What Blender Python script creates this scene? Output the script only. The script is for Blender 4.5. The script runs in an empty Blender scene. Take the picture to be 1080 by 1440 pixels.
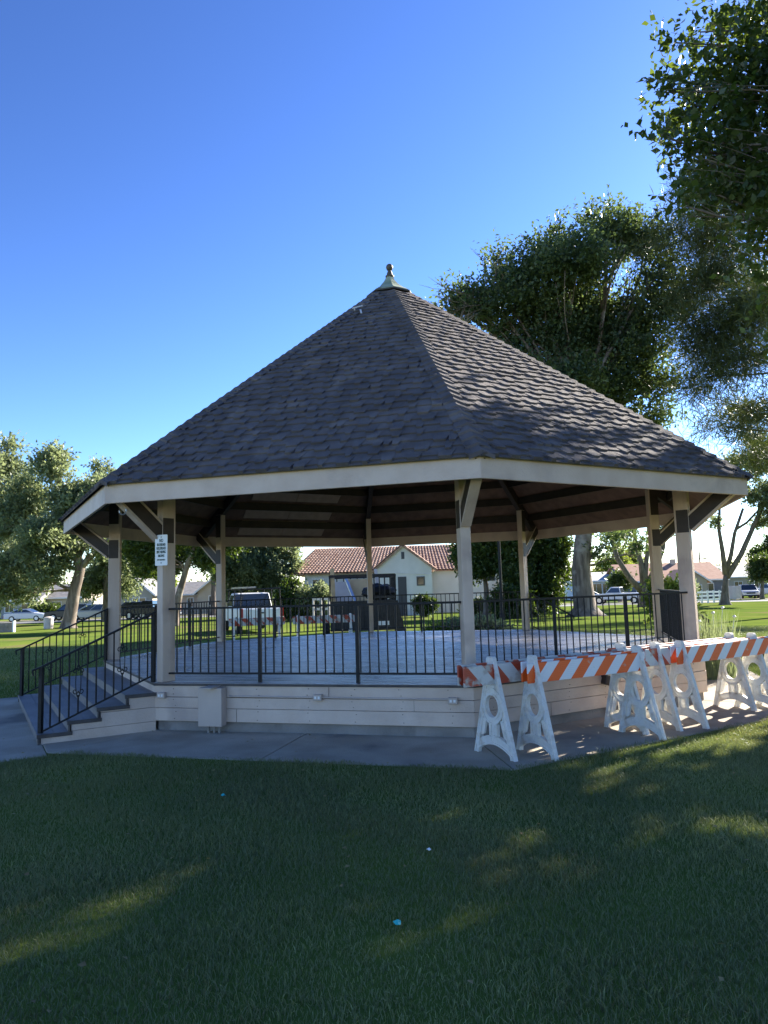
import bpy, bmesh, math, random
import numpy as np
from mathutils import Vector, Matrix
random.seed(7); rng = np.random.default_rng(7)
R = math.radians; PI = math.pi
scene = bpy.context.scene
COL = scene.collection
# ------------------------------------------------------------------ camera
F_, PIT, ROL, HC = 998.8, 0.1067, 0.0296, 1.725
def W(px, py, D):
    """world point that lies D metres ahead along the view line of a spot in the photograph"""
    x2, u2 = (px-540)/F_, (720-py)/F_
    x = x2*math.cos(ROL)+u2*math.sin(ROL); u = u2*math.cos(ROL)-x2*math.sin(ROL)
    Y = math.cos(PIT)-u*math.sin(PIT); Z = math.sin(PIT)+u*math.cos(PIT)
    return Vector((x*D/Y, D, HC+Z*D/Y))
def gz(x, y):
    d = math.hypot(x, y) if y > 0 else 0
    t = max(0.0, min(d-22.0, 80.0))
    return -0.0125*t*min(1.0, t/12.0)
def XG(px, D):
    p = W(px, 840, D); return Vector((p.x, D, gz(p.x, D)))
# ------------------------------------------------------------------ materials
MATS = {}
def M(name, c1, c2=None, scale=4.0, rough=.7, bump=0.0, bscale=30.0, metal=0.0, stretch=(1,1,1), spec=.5, lo=.35, hi=.65, c3=None, detail=6, s3=1.5):
    if name in MATS: return MATS[name]
    m = bpy.data.materials.new(name); m.use_nodes = True; nt = m.node_tree; N = nt.nodes; L = nt.links
    b = N['Principled BSDF']; b.inputs['Roughness'].default_value = rough; b.inputs['Metallic'].default_value = metal
    b.inputs['Specular IOR Level'].default_value = spec
    tc = N.new('ShaderNodeTexCoord'); mp = N.new('ShaderNodeMapping'); mp.inputs['Scale'].default_value = stretch
    L.new(tc.outputs['Object'], mp.inputs['Vector'])
    if c2 is None: b.inputs['Base Color'].default_value = (*c1, 1)
    else:
        n = N.new('ShaderNodeTexNoise'); n.inputs['Scale'].default_value = scale; n.inputs['Detail'].default_value = detail
        L.new(mp.outputs[0], n.inputs['Vector'])
        r = N.new('ShaderNodeValToRGB'); r.color_ramp.elements[0].position = lo; r.color_ramp.elements[1].position = hi
        r.color_ramp.elements[0].color = (*c1, 1); r.color_ramp.elements[1].color = (*c2, 1)
        L.new(n.outputs['Fac'], r.inputs[0]); out = r.outputs[0]
        if c3 is not None:
            n3 = N.new('ShaderNodeTexNoise'); n3.inputs['Scale'].default_value = s3; n3.inputs['Detail'].default_value = 9
            L.new(tc.outputs['Object'], n3.inputs['Vector'])
            r3 = N.new('ShaderNodeValToRGB'); r3.color_ramp.elements[0].position = .55; r3.color_ramp.elements[1].position = .68
            mx = N.new('ShaderNodeMix'); mx.data_type = 'RGBA'
            L.new(n3.outputs['Fac'], r3.inputs[0]); L.new(r3.outputs[0], mx.inputs['Factor'])
            L.new(out, mx.inputs['A']); mx.inputs['B'].default_value = (*c3, 1); out = mx.outputs['Result']
        L.new(out, b.inputs['Base Color'])
    if bump:
        n2 = N.new('ShaderNodeTexNoise'); n2.inputs['Scale'].default_value = bscale; n2.inputs['Detail'].default_value = 5
        L.new(mp.outputs[0], n2.inputs['Vector'])
        bp = N.new('ShaderNodeBump'); bp.inputs['Strength'].default_value = bump; bp.inputs['Distance'].default_value = .02
        L.new(n2.outputs['Fac'], bp.inputs['Height']); L.new(bp.outputs[0], b.inputs['Normal'])
    MATS[name] = m; return m
def leafmat(name, c1, c2, trans=.35, rough=.5, spec=.4, tcol=None):
    if name in MATS: return MATS[name]
    m = bpy.data.materials.new(name); m.use_nodes = True; nt = m.node_tree; N = nt.nodes; L = nt.links
    b = N['Principled BSDF']; b.inputs['Roughness'].default_value = rough; b.inputs['Specular IOR Level'].default_value = spec
    g = N.new('ShaderNodeNewGeometry'); r = N.new('ShaderNodeValToRGB')
    r.color_ramp.elements[0].color = (*c1, 1); r.color_ramp.elements[1].color = (*c2, 1)
    L.new(g.outputs['Random Per Island'], r.inputs[0])
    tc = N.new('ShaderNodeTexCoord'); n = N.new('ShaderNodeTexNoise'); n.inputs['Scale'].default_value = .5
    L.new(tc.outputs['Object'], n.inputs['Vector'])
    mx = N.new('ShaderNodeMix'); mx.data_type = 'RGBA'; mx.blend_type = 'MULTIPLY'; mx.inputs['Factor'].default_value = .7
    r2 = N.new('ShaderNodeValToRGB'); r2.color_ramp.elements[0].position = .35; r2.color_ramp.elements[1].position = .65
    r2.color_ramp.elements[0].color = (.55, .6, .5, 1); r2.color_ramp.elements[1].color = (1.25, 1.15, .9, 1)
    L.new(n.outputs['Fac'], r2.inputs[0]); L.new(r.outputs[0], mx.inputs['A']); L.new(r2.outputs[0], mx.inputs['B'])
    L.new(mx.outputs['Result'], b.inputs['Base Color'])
    t = N.new('ShaderNodeBsdfTranslucent'); ms = N.new('ShaderNodeMixShader'); ms.inputs[0].default_value = trans
    t.inputs['Color'].default_value = (*(tcol or (c2[0]*1.9, c2[1]*1.9, c2[2]*.6)), 1)
    L.new(b.outputs[0], ms.inputs[1]); L.new(t.outputs[0], ms.inputs[2])
    L.new(ms.outputs[0], N['Material Output'].inputs['Surface'])
    MATS[name] = m; return m
# ------------------------------------------------------------------ mesh builder
class MB:
    def __init__(s): s.v = []; s.f = []
    def add(s, vs, fs):
        o = len(s.v); s.v += [tuple(v) for v in vs]; s.f += [tuple(i+o for i in f) for f in fs]; return s
    def hexa(s, a, b):      # a: 4 bottom pts ccw, b: 4 top
        return s.add(list(a)+list(b), [(3,2,1,0),(4,5,6,7),(0,1,5,4),(1,2,6,5),(2,3,7,6),(3,0,4,7)])
    def box(s, x0, x1, y0, y1, z0, z1):
        return s.hexa([(x0,y0,z0),(x1,y0,z0),(x1,y1,z0),(x0,y1,z0)], [(x0,y0,z1),(x1,y0,z1),(x1,y1,z1),(x0,y1,z1)])
    def beam(s, p0, p1, w, h, up=(0,0,1)):
        p0 = Vector(p0); p1 = Vector(p1); d = (p1-p0).normalized(); up = Vector(up)
        x = d.cross(up)
        if x.length < 1e-4: x = d.cross(Vector((1,0,0)))
        x.normalize(); u = x.cross(d)
        c = [-x*w/2-u*h/2, x*w/2-u*h/2, x*w/2+u*h/2, -x*w/2+u*h/2]
        return s.hexa([p0+k for k in c], [p1+k for k in c])
    def prism(s, poly, f0, f1):   # poly of 2D pts, f0/f1 map (a,b)->3D
        n = len(poly)
        return s.add([f0(*p) for p in poly]+[f1(*p) for p in poly],
            [tuple(range(n))[::-1], tuple(range(n, 2*n))]+[(i,(i+1)%n,(i+1)%n+n,i+n) for i in range(n)])
    def tube(s, pts, rad, seg=8, cap=True):
        pts = [Vector(p) for p in pts]; n = len(pts)
        if not hasattr(rad, '__len__'): rad = [rad]*n
        vs = []; prev = None
        for i, p in enumerate(pts):
            d = (pts[min(i+1, n-1)]-pts[max(i-1, 0)]).normalized()
            if prev is None: a = d.cross(Vector((0,0,1)) if abs(d.z) < .9 else Vector((1,0,0))).normalized()
            else: a = (prev-d*prev.dot(d)).normalized()
            prev = a; b = d.cross(a)
            for k in range(seg):
                t = 2*PI*k/seg; vs.append(p+(a*math.cos(t)+b*math.sin(t))*rad[i])
        fs = [(i*seg+k, i*seg+(k+1)%seg, (i+1)*seg+(k+1)%seg, (i+1)*seg+k) for i in range(n-1) for k in range(seg)]
        if cap: fs += [tuple(range(seg))[::-1], tuple((n-1)*seg+k for k in range(seg))]
        return s.add(vs, fs)
    def lathe(s, prof, seg=16, c=(0,0,0), axis='z'):
        vs = []
        for r, z in prof:
            for k in range(seg):
                t = 2*PI*(k+.5)/seg; x, y = r*math.cos(t), r*math.sin(t)
                vs.append((c[0]+x, c[1]+y, c[2]+z) if axis == 'z' else (c[0]+x, c[1]+z, c[2]+y))
        n = len(prof)
        fs = [(i*seg+k, i*seg+(k+1)%seg, (i+1)*seg+(k+1)%seg, (i+1)*seg+k) for i in range(n-1) for k in range(seg)]
        fs += [tuple(range(seg))[::-1], tuple((n-1)*seg+k for k in range(seg))]
        return s.add(vs, fs)
    def build(s, name, mat, parent=None, bevel=0, smooth=False, fix=True):
        me = bpy.data.meshes.new(name); me.from_pydata(s.v, [], s.f)
        if bevel or fix:
            bm = bmesh.new(); bm.from_mesh(me)
            bmesh.ops.recalc_face_normals(bm, faces=bm.faces)
            if bevel: bmesh.ops.bevel(bm, geom=[e for e in bm.edges if len(e.link_faces) == 2 and e.calc_face_angle(0) > .5], offset=bevel, segments=1, affect='EDGES', clamp_overlap=True)
            bm.to_mesh(me); bm.free()
        for m in (mat if isinstance(mat, (list, tuple)) else [mat]): me.materials.append(m)
        if smooth: me.polygons.foreach_set('use_smooth', [True]*len(me.polygons))
        return link(name, me, parent)
def link(name, data, parent=None):
    o = bpy.data.objects.new(name, data); COL.objects.link(o)
    if parent: o.parent = parent
    return o
def tag(o, label=None, cat=None, group=None, kind=None):
    for k, v in (('label', label), ('category', cat), ('group', group), ('kind', kind)):
        if v: o[k] = v
    return o
def thing(name, label, cat, loc=(0,0,0), rz=0, group=None):
    o = link(name, None); o.location = loc; o.rotation_euler = (0,0,rz); o.empty_display_size = .2
    return tag(o, label, cat, group)
def copy_tree(o, parent=None):
    kids = list(o.children); c = o.copy(); COL.objects.link(c); c.parent = parent
    for ch in kids: copy_tree(ch, c)
    return c
def quads(name, P, mat, parent=None, tri=False):     # P: (n,4,3) or (n,3,3) numpy
    n, k, _ = P.shape; me = bpy.data.meshes.new(name)
    me.vertices.add(n*k); me.vertices.foreach_set('co', P.astype(np.float32).ravel())
    me.loops.add(n*k); me.loops.foreach_set('vertex_index', np.arange(n*k, dtype=np.int32))
    me.polygons.add(n); me.polygons.foreach_set('loop_start', np.arange(0, n*k, k, dtype=np.int32))
    me.polygons.foreach_set('loop_total', np.full(n, k, dtype=np.int32))
    me.update(); me.validate(); me.materials.append(mat)
    return link(name, me, parent)
# ------------------------------------------------------------------ palette
PAINT = M('taupe_paint', (.53,.415,.325), (.60,.485,.39), 3, .6, .3, 40, c3=(.43,.34,.28), s3=1.3)
PAINTD = M('taupe_paint_trim', (.48,.375,.29), (.56,.45,.355), 5, .65, .5, 30, stretch=(1,1,.12), c3=(.40,.31,.25), s3=1.6)
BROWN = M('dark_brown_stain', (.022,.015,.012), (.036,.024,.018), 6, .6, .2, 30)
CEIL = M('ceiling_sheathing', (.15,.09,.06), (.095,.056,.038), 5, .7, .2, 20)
PLY = M('ceiling_plywood', (.34,.25,.19), (.27,.20,.15), 6, .7)
DECKM = M('deck_paint', (.26,.24,.235), (.38,.355,.345), 2.2, .25, .4, 22, stretch=(1,5,1), c3=(.19,.175,.17), s3=.9, spec=.8)
STEPM = M('step_paint', (.14,.13,.128), (.20,.185,.18), 3, .5, .3, 25, c3=(.12,.11,.105))
TRIMD = M('deck_edge', (.05,.042,.038), (.08,.07,.06), 8, .7, .3)
SHING = M('asphalt_shingle', (.092,.080,.078), (.14,.124,.12), 3.0, .92, .6, 160, c3=(.17,.15,.14), s3=2.2, spec=.35)
def tabtone(m, lo=.88, hi=1.14):
    nt = m.node_tree; b = nt.nodes['Principled BSDF']; src_ = b.inputs['Base Color'].links[0].from_socket
    g = nt.nodes.new('ShaderNodeNewGeometry'); r = nt.nodes.new('ShaderNodeValToRGB'); r.color_ramp.elements[0].color = (lo*1.0,lo,lo,1); r.color_ramp.elements[1].color = (hi,hi*.97,hi*.93,1)
    r.color_ramp.elements.new(.6).color = (1,1,1,1)
    x = nt.nodes.new('ShaderNodeMix'); x.data_type = 'RGBA'; x.blend_type = 'MULTIPLY'; x.inputs['Factor'].default_value = 1
    nt.links.new(g.outputs['Random Per Island'], r.inputs[0]); nt.links.new(src_, x.inputs['A']); nt.links.new(r.outputs[0], x.inputs['B']); nt.links.new(x.outputs['Result'], b.inputs['Base Color'])
tabtone(SHING)
SHEATH = M('roof_underlay', (.02,.018,.018))
IRON = M('black_iron', (.008,.009,.010), (.015,.015,.016), 12, .55, .1, 60, spec=.25)
COPPER = M('green_patina', (.22,.27,.17), (.34,.38,.25), 5, .55, .1, 30, c3=(.12,.12,.08), s3=6)
COPPERD = M('aged_bronze', (.06,.05,.035), (.11,.09,.06), 9, .5, .1)
CONC = M('walk_concrete', (.33,.275,.20), (.47,.405,.31), 1.6, .9, .5, 60, c3=(.19,.165,.135), s3=.8)
CONCD = M('footing_concrete', (.20,.185,.165), (.28,.26,.235), 2.5, .9, .5, 40, c3=(.14,.125,.11), s3=2)
GALV = M('painted_box', (.44,.36,.30), (.50,.41,.34), 3, .45, .05)
PLAST = M('white_plastic', (.84,.82,.76), (.90,.89,.85), 6, .45, .2, 50, c3=(.74,.69,.60), s3=8)
GLASS = M('dark_glass', (.02,.025,.03), rough=.08, spec=.8)
TYRE = M('tyre_rubber', (.015,.015,.015), rough=.85)
RIM = M('rim_alloy', (.45,.46,.48), rough=.3, metal=.8)
LENSR = M('red_lens', (.5,.02,.015), rough=.25)
LENSW = M('clear_lens', (.75,.75,.72), rough=.2)
BARK = M('bark', (.09,.072,.055), (.20,.165,.13), 7, .95, 1.0, 14, stretch=(1,1,.25))
BARKP = M('pale_bark', (.10,.075,.055), (.25,.195,.15), 5, .95, 1.0, 9, stretch=(1,1,.18), c3=(.33,.29,.235), s3=1.2)
# ------------------------------------------------------------------ ground
def sheet(name, mat, nx, ny, x0, x1, y0, y1, dz=0, kind='structure', lab=None):
    vs = []; 
    for j in range(ny+1):
        for i in range(nx+1):
            x = x0+(x1-x0)*i/nx; y = y0+(y1-y0)*(j/ny)**2.0 if name == 'lawn' else y0+(y1-y0)*j/ny
            vs.append((x, y, gz(x, y)+dz))
    fs = [(j*(nx+1)+i, j*(nx+1)+i+1, (j+1)*(nx+1)+i+1, (j+1)*(nx+1)+i) for j in range(ny) for i in range(nx)]
    me = bpy.data.meshes.new(name); me.from_pydata(vs, [], fs); me.materials.append(mat)
    me.polygons.foreach_set('use_smooth', [True]*len(me.polygons))
    return tag(link(name, me), kind=kind)
def groundmat():
    m = M('lawn_ground', (.09,.135,.03), (.14,.18,.035), .35, .95, .8, 18, c3=(.16,.15,.06), s3=.3, spec=0)
    return m
sheet('lawn', groundmat(), 160, 160, -700, 700, -20, 1500)
# streets as sheets that follow the ground
ASPH = M('asphalt', (.12,.118,.115), (.17,.168,.165), .4, .9, .3, 40)
def strip(name, mat, pts, wid, dz, n=30):
    vs = []; fs = []
    for i in range(n+1):
        t = i/n*(len(pts)-1); k = min(int(t), len(pts)-2); a = t-k
        p = Vector(pts[k]).lerp(Vector(pts[k+1]), a); d = (Vector(pts[k+1])-Vector(pts[k])).normalized(); q = Vector((-d.y, d.x))*wid/2
        for s in (-1, 1): e = p+q*s; vs.append((e.x, e.y, gz(e.x, e.y)+dz))
        if i: fs.append((2*i-2, 2*i, 2*i+1, 2*i-1))
    mb = MB(); mb.v = vs; mb.f = fs
    return mb.build(name, mat, fix=False)
tag(strip('road', ASPH, [(-160,74),(160,82)], 10.5, .012), kind='structure')
tag(strip('pavement', CONC, [(-160,83.6),(160,91.6)], 2.2, .05), kind='structure')
# ------------------------------------------------------------------ gazebo
TH = -14.951*PI/180; GC = Vector((.252, 13.52, 0)); SC = 1.12
RP, RE, RD, ZD, ZFB, ZAP = 4.626*SC, 5.426*SC, 4.786*SC, 0.605, 1.725+1.0237*SC-.01, 1.725+5.3657*SC-.06
gaz = thing('gazebo', 'large octagonal park bandstand with dark shingle roof, taupe posts and black railings', 'gazebo', GC, TH)
def PT(phi, a, r, z):        # side frame: outward r, tangential a
    p = R(phi); return Vector((math.sin(p)*r+math.cos(p)*a, -math.cos(p)*r+math.sin(p)*a, z))
def VX(i, r, z): return PT((i-1.5)*45, 0, r, z)
C8 = math.cos(PI/8); S8 = math.sin(PI/8)
# footing, skirt boards
mb = MB(); rr = RD-.07
mb.prism([tuple(VX(i, rr, 0))[:2] for i in range(1, 9)], lambda x, y: (x, y, -.02), lambda x, y: (x, y, .2))
mb.build('footing', CONCD, gaz)
mb = MB()
for k in range(8):
    phi = k*45; ap = RD*C8; hw = RD*S8
    for (z0, z1, pr) in ((.135,.293,0), (.298,.428,.003), (.433,.570,-.003)):
        tk = .028
        o = ap+pr-.01
        mb.hexa([PT(phi,-hw+.004,o,z0),PT(phi,hw-.004,o,z0),PT(phi,hw-.02,o-tk,z0),PT(phi,-hw+.02,o-tk,z0)],
                [PT(phi,-hw+.004,o,z1),PT(phi,hw-.004,o,z1),PT(phi,hw-.02,o-tk,z1),PT(phi,-hw+.02,o-tk,z1)])
skirt = mb.build('skirt_boards', [PAINT, TRIMD], gaz, bevel=.003)
mb = MB(); ap = RD*C8       # nail heads and butt joints, drawn on the boards themselves
for k in (0, 1):
    for a in (-1.75,-1.2,-.6,.05,.62,1.2,1.78):
        for z in (.17,.26,.33,.40,.47,.54):
            aa = a+random.uniform(-.03,.03); zz = z+random.uniform(-.008,.008); mb.beam(PT(k*45,aa-.004,ap-.008,zz), PT(k*45,aa+.004,ap-.008,zz), .007, .008)
    for (a, z0, z1) in ((.31,.436,.567),(-.9,.138,.29),(1.35,.30,.426)): mb.beam(PT(k*45,a,ap-.0075,z0), PT(k*45,a,ap-.0075,z1), .004, .003, (1,0,0))
bm = bmesh.new(); bm.from_mesh(skirt.data); bv = [bm.verts.new(v) for v in mb.v]
for f in mb.f: bm.faces.new([bv[i] for i in f]).material_index = 1
bm.to_mesh(skirt.data); bm.free()
mb = MB()
mb.prism([tuple(VX(i, RD-.045, 0))[:2] for i in range(1, 9)], lambda x, y: (x, y, .18), lambda x, y: (x, y, .568))
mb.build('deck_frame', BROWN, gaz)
# dark trim at deck edge
mb = MB()
for k in range(8):
    ap = RD*C8+.004; hw = (RD+.004)*S8
    mb.hexa([PT(k*45,-hw,ap,.572),PT(k*45,hw,ap,.572),PT(k*45,hw-.04,ap-.06,.572),PT(k*45,-hw+.04,ap-.06,.572)],
            [PT(k*45,-hw,ap,.601),PT(k*45,hw,ap,.601),PT(k*45,hw-.04,ap-.06,.601),PT(k*45,-hw+.04,ap-.06,.601)])
mb.build('deck_edge_trim', TRIMD, gaz)
# deck planks clipped to the octagon
def clip(poly, nx, ny, c):
    out = []
    for i in range(len(poly)):
        a, b = poly[i], poly[(i+1) % len(poly)]; da = a[0]*nx+a[1]*ny-c; db = b[0]*nx+b[1]*ny-c
        if da <= 0: out.append(a)
        if da*db < 0: t = da/(da-db); out.append((a[0]+(b[0]-a[0])*t, a[1]+(b[1]-a[1])*t))
    return out
mb = MB(); y = -RD
while y < RD:
    poly = [(-6,y),(6,y),(6,y+.134),(-6,y+.134)]
    for k in range(8):
        if poly: poly = clip(poly, math.sin(R(k*45)), -math.cos(R(k*45)), RD*C8-.002)
    if len(poly) > 2:
        dz = random.uniform(-.0035, .0035)
        mb.prism(poly, lambda a, b: (a, b, .57), lambda a, b: (a, b, ZD+dz))
    y += .1435
mb.build('deck', DECKM, gaz)
# posts: .14 wide across, .24 deep along the radius
FT = .24            # fascia height
ZR0 = ZFB+FT        # roof plane height at the eave octagon
SL = (ZAP-ZR0)/RE   # rise per metre along a hip
for i in range(1, 9):
    phi = (i-1.5)*45; zt = ZR0+(RE-RP)*SL-.22
    mb = MB()
    mb.box(-.062,.062,-.10,.10,ZD,zt)
    v = [PT(phi, x, RP-y*-1*-1, z) for x, y, z in mb.v]
    mb.v = [PT(phi, x, RP+y, z) for x, y, z in mb.v]
    post = mb.build('post', PAINTD if i not in (2,) else PAINTD, gaz, bevel=.006)
    for z0, z1 in ((2.40,2.73),(3.02,zt-.01)):
        for q in (-1, 1):
            MB().hexa([PT(phi, q*.066, RP-.07, z0),PT(phi, q*.066, RP+.096, z0),PT(phi, q*.057, RP+.096, z0),PT(phi, q*.057, RP-.07, z0)],
                    [PT(phi, q*.066, RP-.07, z1),PT(phi, q*.066, RP+.096, z1),PT(phi, q*.057, RP+.096, z1),PT(phi, q*.057, RP-.07, z1)]).build('post_plate', BROWN, post)
    # outward brace up to the eave
    a, b = (RP+.07, 2.50), (RE-.10, 3.10)
    mb = MB(); up = (-(b[1]-a[1]), b[0]-a[0]); l = math.hypot(*up); up = (up[0]/l, up[1]/l); hh = .085
    mb.hexa([PT(phi,-.050,a[0]-up[0]*hh,a[1]-up[1]*hh),PT(phi,.050,a[0]-up[0]*hh,a[1]-up[1]*hh),PT(phi,.050,a[0]+up[0]*hh,a[1]+up[1]*hh),PT(phi,-.050,a[0]+up[0]*hh,a[1]+up[1]*hh)],
            [PT(phi,-.050,b[0]-up[0]*hh,b[1]-up[1]*hh),PT(phi,.050,b[0]-up[0]*hh,b[1]-up[1]*hh),PT(phi,.050,b[0]+up[0]*hh,b[1]+up[1]*hh),PT(phi,-.050,b[0]+up[0]*hh,b[1]+up[1]*hh)])
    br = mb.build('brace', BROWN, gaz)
    mb = MB()
    for s in (-1, 1):
        o = hh+.018
        pts = []
        for q in (a, b):
            for w in (-1, 1):
                for e in (hh+.001, o+.012): pts.append(PT(phi, w*.058, q[0]+s*up[0]*e, q[1]+s*up[1]*e))
        # pts order: a(-,in),a(-,out),a(+,in),a(+,out),b...
        mb.add(pts, [(0,1,3,2),(4,6,7,5),(0,4,5,1),(2,3,7,6),(0,2,6,4),(1,5,7,3)])
    mb.build('brace_edge', PAINTD, br)
    # hip rafter
    mb = MB(); p0 = VX(i, RE-.08, ZR0-.17+.08*SL); p1 = VX(i, .25, ZR0-.17+(RE-.25)*SL)
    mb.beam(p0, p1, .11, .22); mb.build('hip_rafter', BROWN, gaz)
# fascia boards
for k in range(8):
    ap = RE*C8; hw = RE*S8; t = .04
    mb = MB()
    mb.hexa([PT(k*45,-hw,ap,ZFB),PT(k*45,hw,ap,ZFB),PT(k*45,hw-t*.414,ap-t,ZFB),PT(k*45,-hw+t*.414,ap-t,ZFB)],
            [PT(k*45,-hw,ap,ZFB+FT),PT(k*45,hw,ap,ZFB+FT),PT(k*45,hw-t*.414,ap-t,ZFB+FT),PT(k*45,-hw+t*.414,ap-t,ZFB+FT)])
    mb.build('fascia', PAINT, gaz, bevel=.004)
# ceiling sheathing (solid sheet under the shingles), drip edge
mb = MB()
for k in range(8):
    for (r0, z0, r1, z1) in ((RE-.045, ZR0-.005, .02, ZAP-.045*SL),):
        h0 = r0*S8; h1 = r1*S8; th = .03
        mb.hexa([PT(k*45,-h0,r0*C8,z0),PT(k*45,h0,r0*C8,z0),PT(k*45,h1,r1*C8,z1),PT(k*45,-h1,r1*C8,z1)],
                [PT(k*45,-h0,r0*C8,z0+th),PT(k*45,h0,r0*C8,z0+th),PT(k*45,h1,r1*C8,z1+th),PT(k*45,-h1,r1*C8,z1+th)])
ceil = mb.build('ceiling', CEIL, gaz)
# purlins
for k in range(8):
    q = .50
    while q < 5.0:
        r = RE*C8-q; hw = r*math.tan(PI/8)-.08; z = ZR0+q*SL/C8-.03
        if hw > .3:
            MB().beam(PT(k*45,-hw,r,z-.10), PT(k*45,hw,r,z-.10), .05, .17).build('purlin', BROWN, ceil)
        q += .47
# pale replacement plywood between purlins on far-left facet (side 6-7)
for n, (q, a0, a1) in enumerate(((.10,-.95,1.35),(.56,-.95,1.35),(1.03,-.98,1.30),(1.50,-.2,1.2))):
    for s in range(2):
        b0 = a0+(a1-a0)*s/2+.006; b1 = a0+(a1-a0)*(s+1)/2-.006; vs = []
        for dz in (-.012, -.036):
            for (b, qq) in ((b0,q),(b1,q),(b1,q+.37),(b0,q+.37)):
                vs.append(PT(225, b, RE*C8-qq-.04, ZR0+qq*SL/C8+dz))
        MB().hexa(vs[4:], vs[:4]).build('ceiling_panel', PLY, ceil)
# shingles
mb = MB(); ex = .19; qmax = RE*C8+.05
slope = math.atan2(SL, C8); nrm_r, nrm_z = math.sin(slope), math.cos(slope)
def RS(phi, a, s, h):       # s: distance up the slope from the eave edge, h: height off the plane
    r = RE*C8+.055 - s*math.cos(slope); z = ZR0+.03-.055*SL/C8 + s*math.sin(slope)
    return PT(phi, a, r+nrm_r*h, z+nrm_z*h)
Ltot = (RE*C8+.055)/math.cos(slope)
for k in range(8):
    phi = k*45; s = 0; row = 0
    mb.hexa([RS(phi,-(RE+.05)*S8,0,0),RS(phi,(RE+.05)*S8,0,0),RS(phi,.02,Ltot-.1,0),RS(phi,-.02,Ltot-.1,0)],
            [RS(phi,-(RE+.05)*S8,0,.012),RS(phi,(RE+.05)*S8,0,.012),RS(phi,.02,Ltot-.1,.012),RS(phi,-.02,Ltot-.1,.012)])
    while s < Ltot-.5:
        a = -(RE*C8+.06-s*math.cos(slope))*math.tan(PI/8)-random.uniform(0,.3); tog = row % 2
        while True:
            hwid = (RE*C8+.055-s*math.cos(slope))*math.tan(PI/8); w = random.uniform(.09, .19)
            if a > hwid: break
            low = -.014 if tog else .062
            low += random.uniform(-.012,.012); th = random.uniform(.034,.042) if tog else random.uniform(.018,.022)
            s0 = s+max(low, 0 if row == 0 else -1); s1 = s+ex+.055; sk = .022
            a0, a1 = a, a+w
            h0 = (RE*C8+.06-s0*math.cos(slope))*math.tan(PI/8); h1 = (RE*C8+.06-s1*math.cos(slope))*math.tan(PI/8)
            if tog: b0, b1, c0, c1 = a0+sk, a1-sk, a0-sk, a1+sk
            else: b0, b1, c0, c1 = a0-.03, a1+.03, a0-.03, a1+.03
            cl = lambda v, h: max(-h, min(h, v))
            b0, b1, c0, c1 = cl(b0,h0), cl(b1,h0), cl(c0,h1), cl(c1,h1)
            if b1-b0 > .01:
                mb.add([RS(phi,b0,s0,.008),RS(phi,b1,s0,.008),RS(phi,c1,s1,.004),RS(phi,c0,s1,.004),
                        RS(phi,b0,s0,.012+th),RS(phi,b1,s0,.012+th),RS(phi,c1,s1,.014),RS(phi,c0,s1,.014)],
                       [(4,5,6,7),(0,1,5,4),(1,2,6,5),(3,0,4,7)])
            a += w; tog = 1-tog if random.random() < .85 else tog
        s += ex; row += 1
roof = mb.build('roof', SHING, gaz, fix=False)
for i in range(1, 9):       # hip cap rows
    mb = MB(); L = math.hypot(RE+.05, (RE+.05)*SL); n = int(L/.175); phi = (i-1.5)*45
    for j in range(n-3):
        t0 = j/n; t1 = (j+1.35)/n
        def hp(t, w, h):
            r = (RE+.06)*(1-t); z = ZR0+.045-.06*SL+(RE+.06)*t*SL
            return PT(phi, w, r-abs(w)*.40*.0, z+h-abs(w)*.31)
        hw = .145
        mb.add([hp(t0,-hw,.045),hp(t0,0,.06),hp(t0,hw,.045),hp(t1,-hw,.004),hp(t1,0,.018),hp(t1,hw,.004),
                hp(t0,-hw,-.005),hp(t0,0,.008),hp(t0,hw,-.005)],
               [(0,1,4,3),(1,2,5,4),(6,7,1,0),(7,8,2,1)])
    mb.build('hip_cap', SHING, roof, fix=False)
# patina cap with flared skirt, bulb and ball
capz = ZAP-.36*SL+.12
mb = MB(); prof = [(.46,-.085),(.44,-.04),(.31,.045),(.20,.14),(.12,.24),(.07,.33)]
for j in range(len(prof)-1):
    (r0, z0), (r1, z1) = prof[j], prof[j+1]
    for i in range(1, 9):
        mb.add([VX(i,r0,capz+z0),VX(i+1,r0,capz+z0),VX(i+1,r1,capz+z1),VX(i,r1,capz+z1)], [(0,1,2,3)])
cap = mb.build('roof_cap', COPPER, gaz, fix=False)
MB().lathe([(.065,.31),(.085,.33),(.088,.35),(.062,.365),(.055,.41),(.035,.46),(.03,.48)],16,(0,0,capz)).build('finial_stem', COPPERD, cap, smooth=True)
MB().lathe([(.03,.465),(.05,.475),(.068,.51),(.07,.54),(.058,.575),(.035,.595),(.005,.60)],16,(0,0,capz)).build('finial_ball', COPPERD, cap, smooth=True)
MB().lathe([(.46,-.10),(.475,-.095),(.475,-.07),(.46,-.07)],8,(0,0,capz)).build('cap_flashing', TRIMD, cap)
# small vent bracket and nail on front facet
mb = MB(); mb.beam(RS(0,-.36,5.72,.03),RS(0,-.36,5.72,.09),.02,.02); mb.beam(RS(0,-.40,5.72,.09),RS(0,-.22,5.80,.09),.012,.02); mb.beam(RS(0,-.2,5.55,.03),RS(0,-.24,5.68,.06),.03,.01)
mb.build('roof_bracket', M('pale_metal',(.6,.6,.6),rough=.4), roof)
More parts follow.
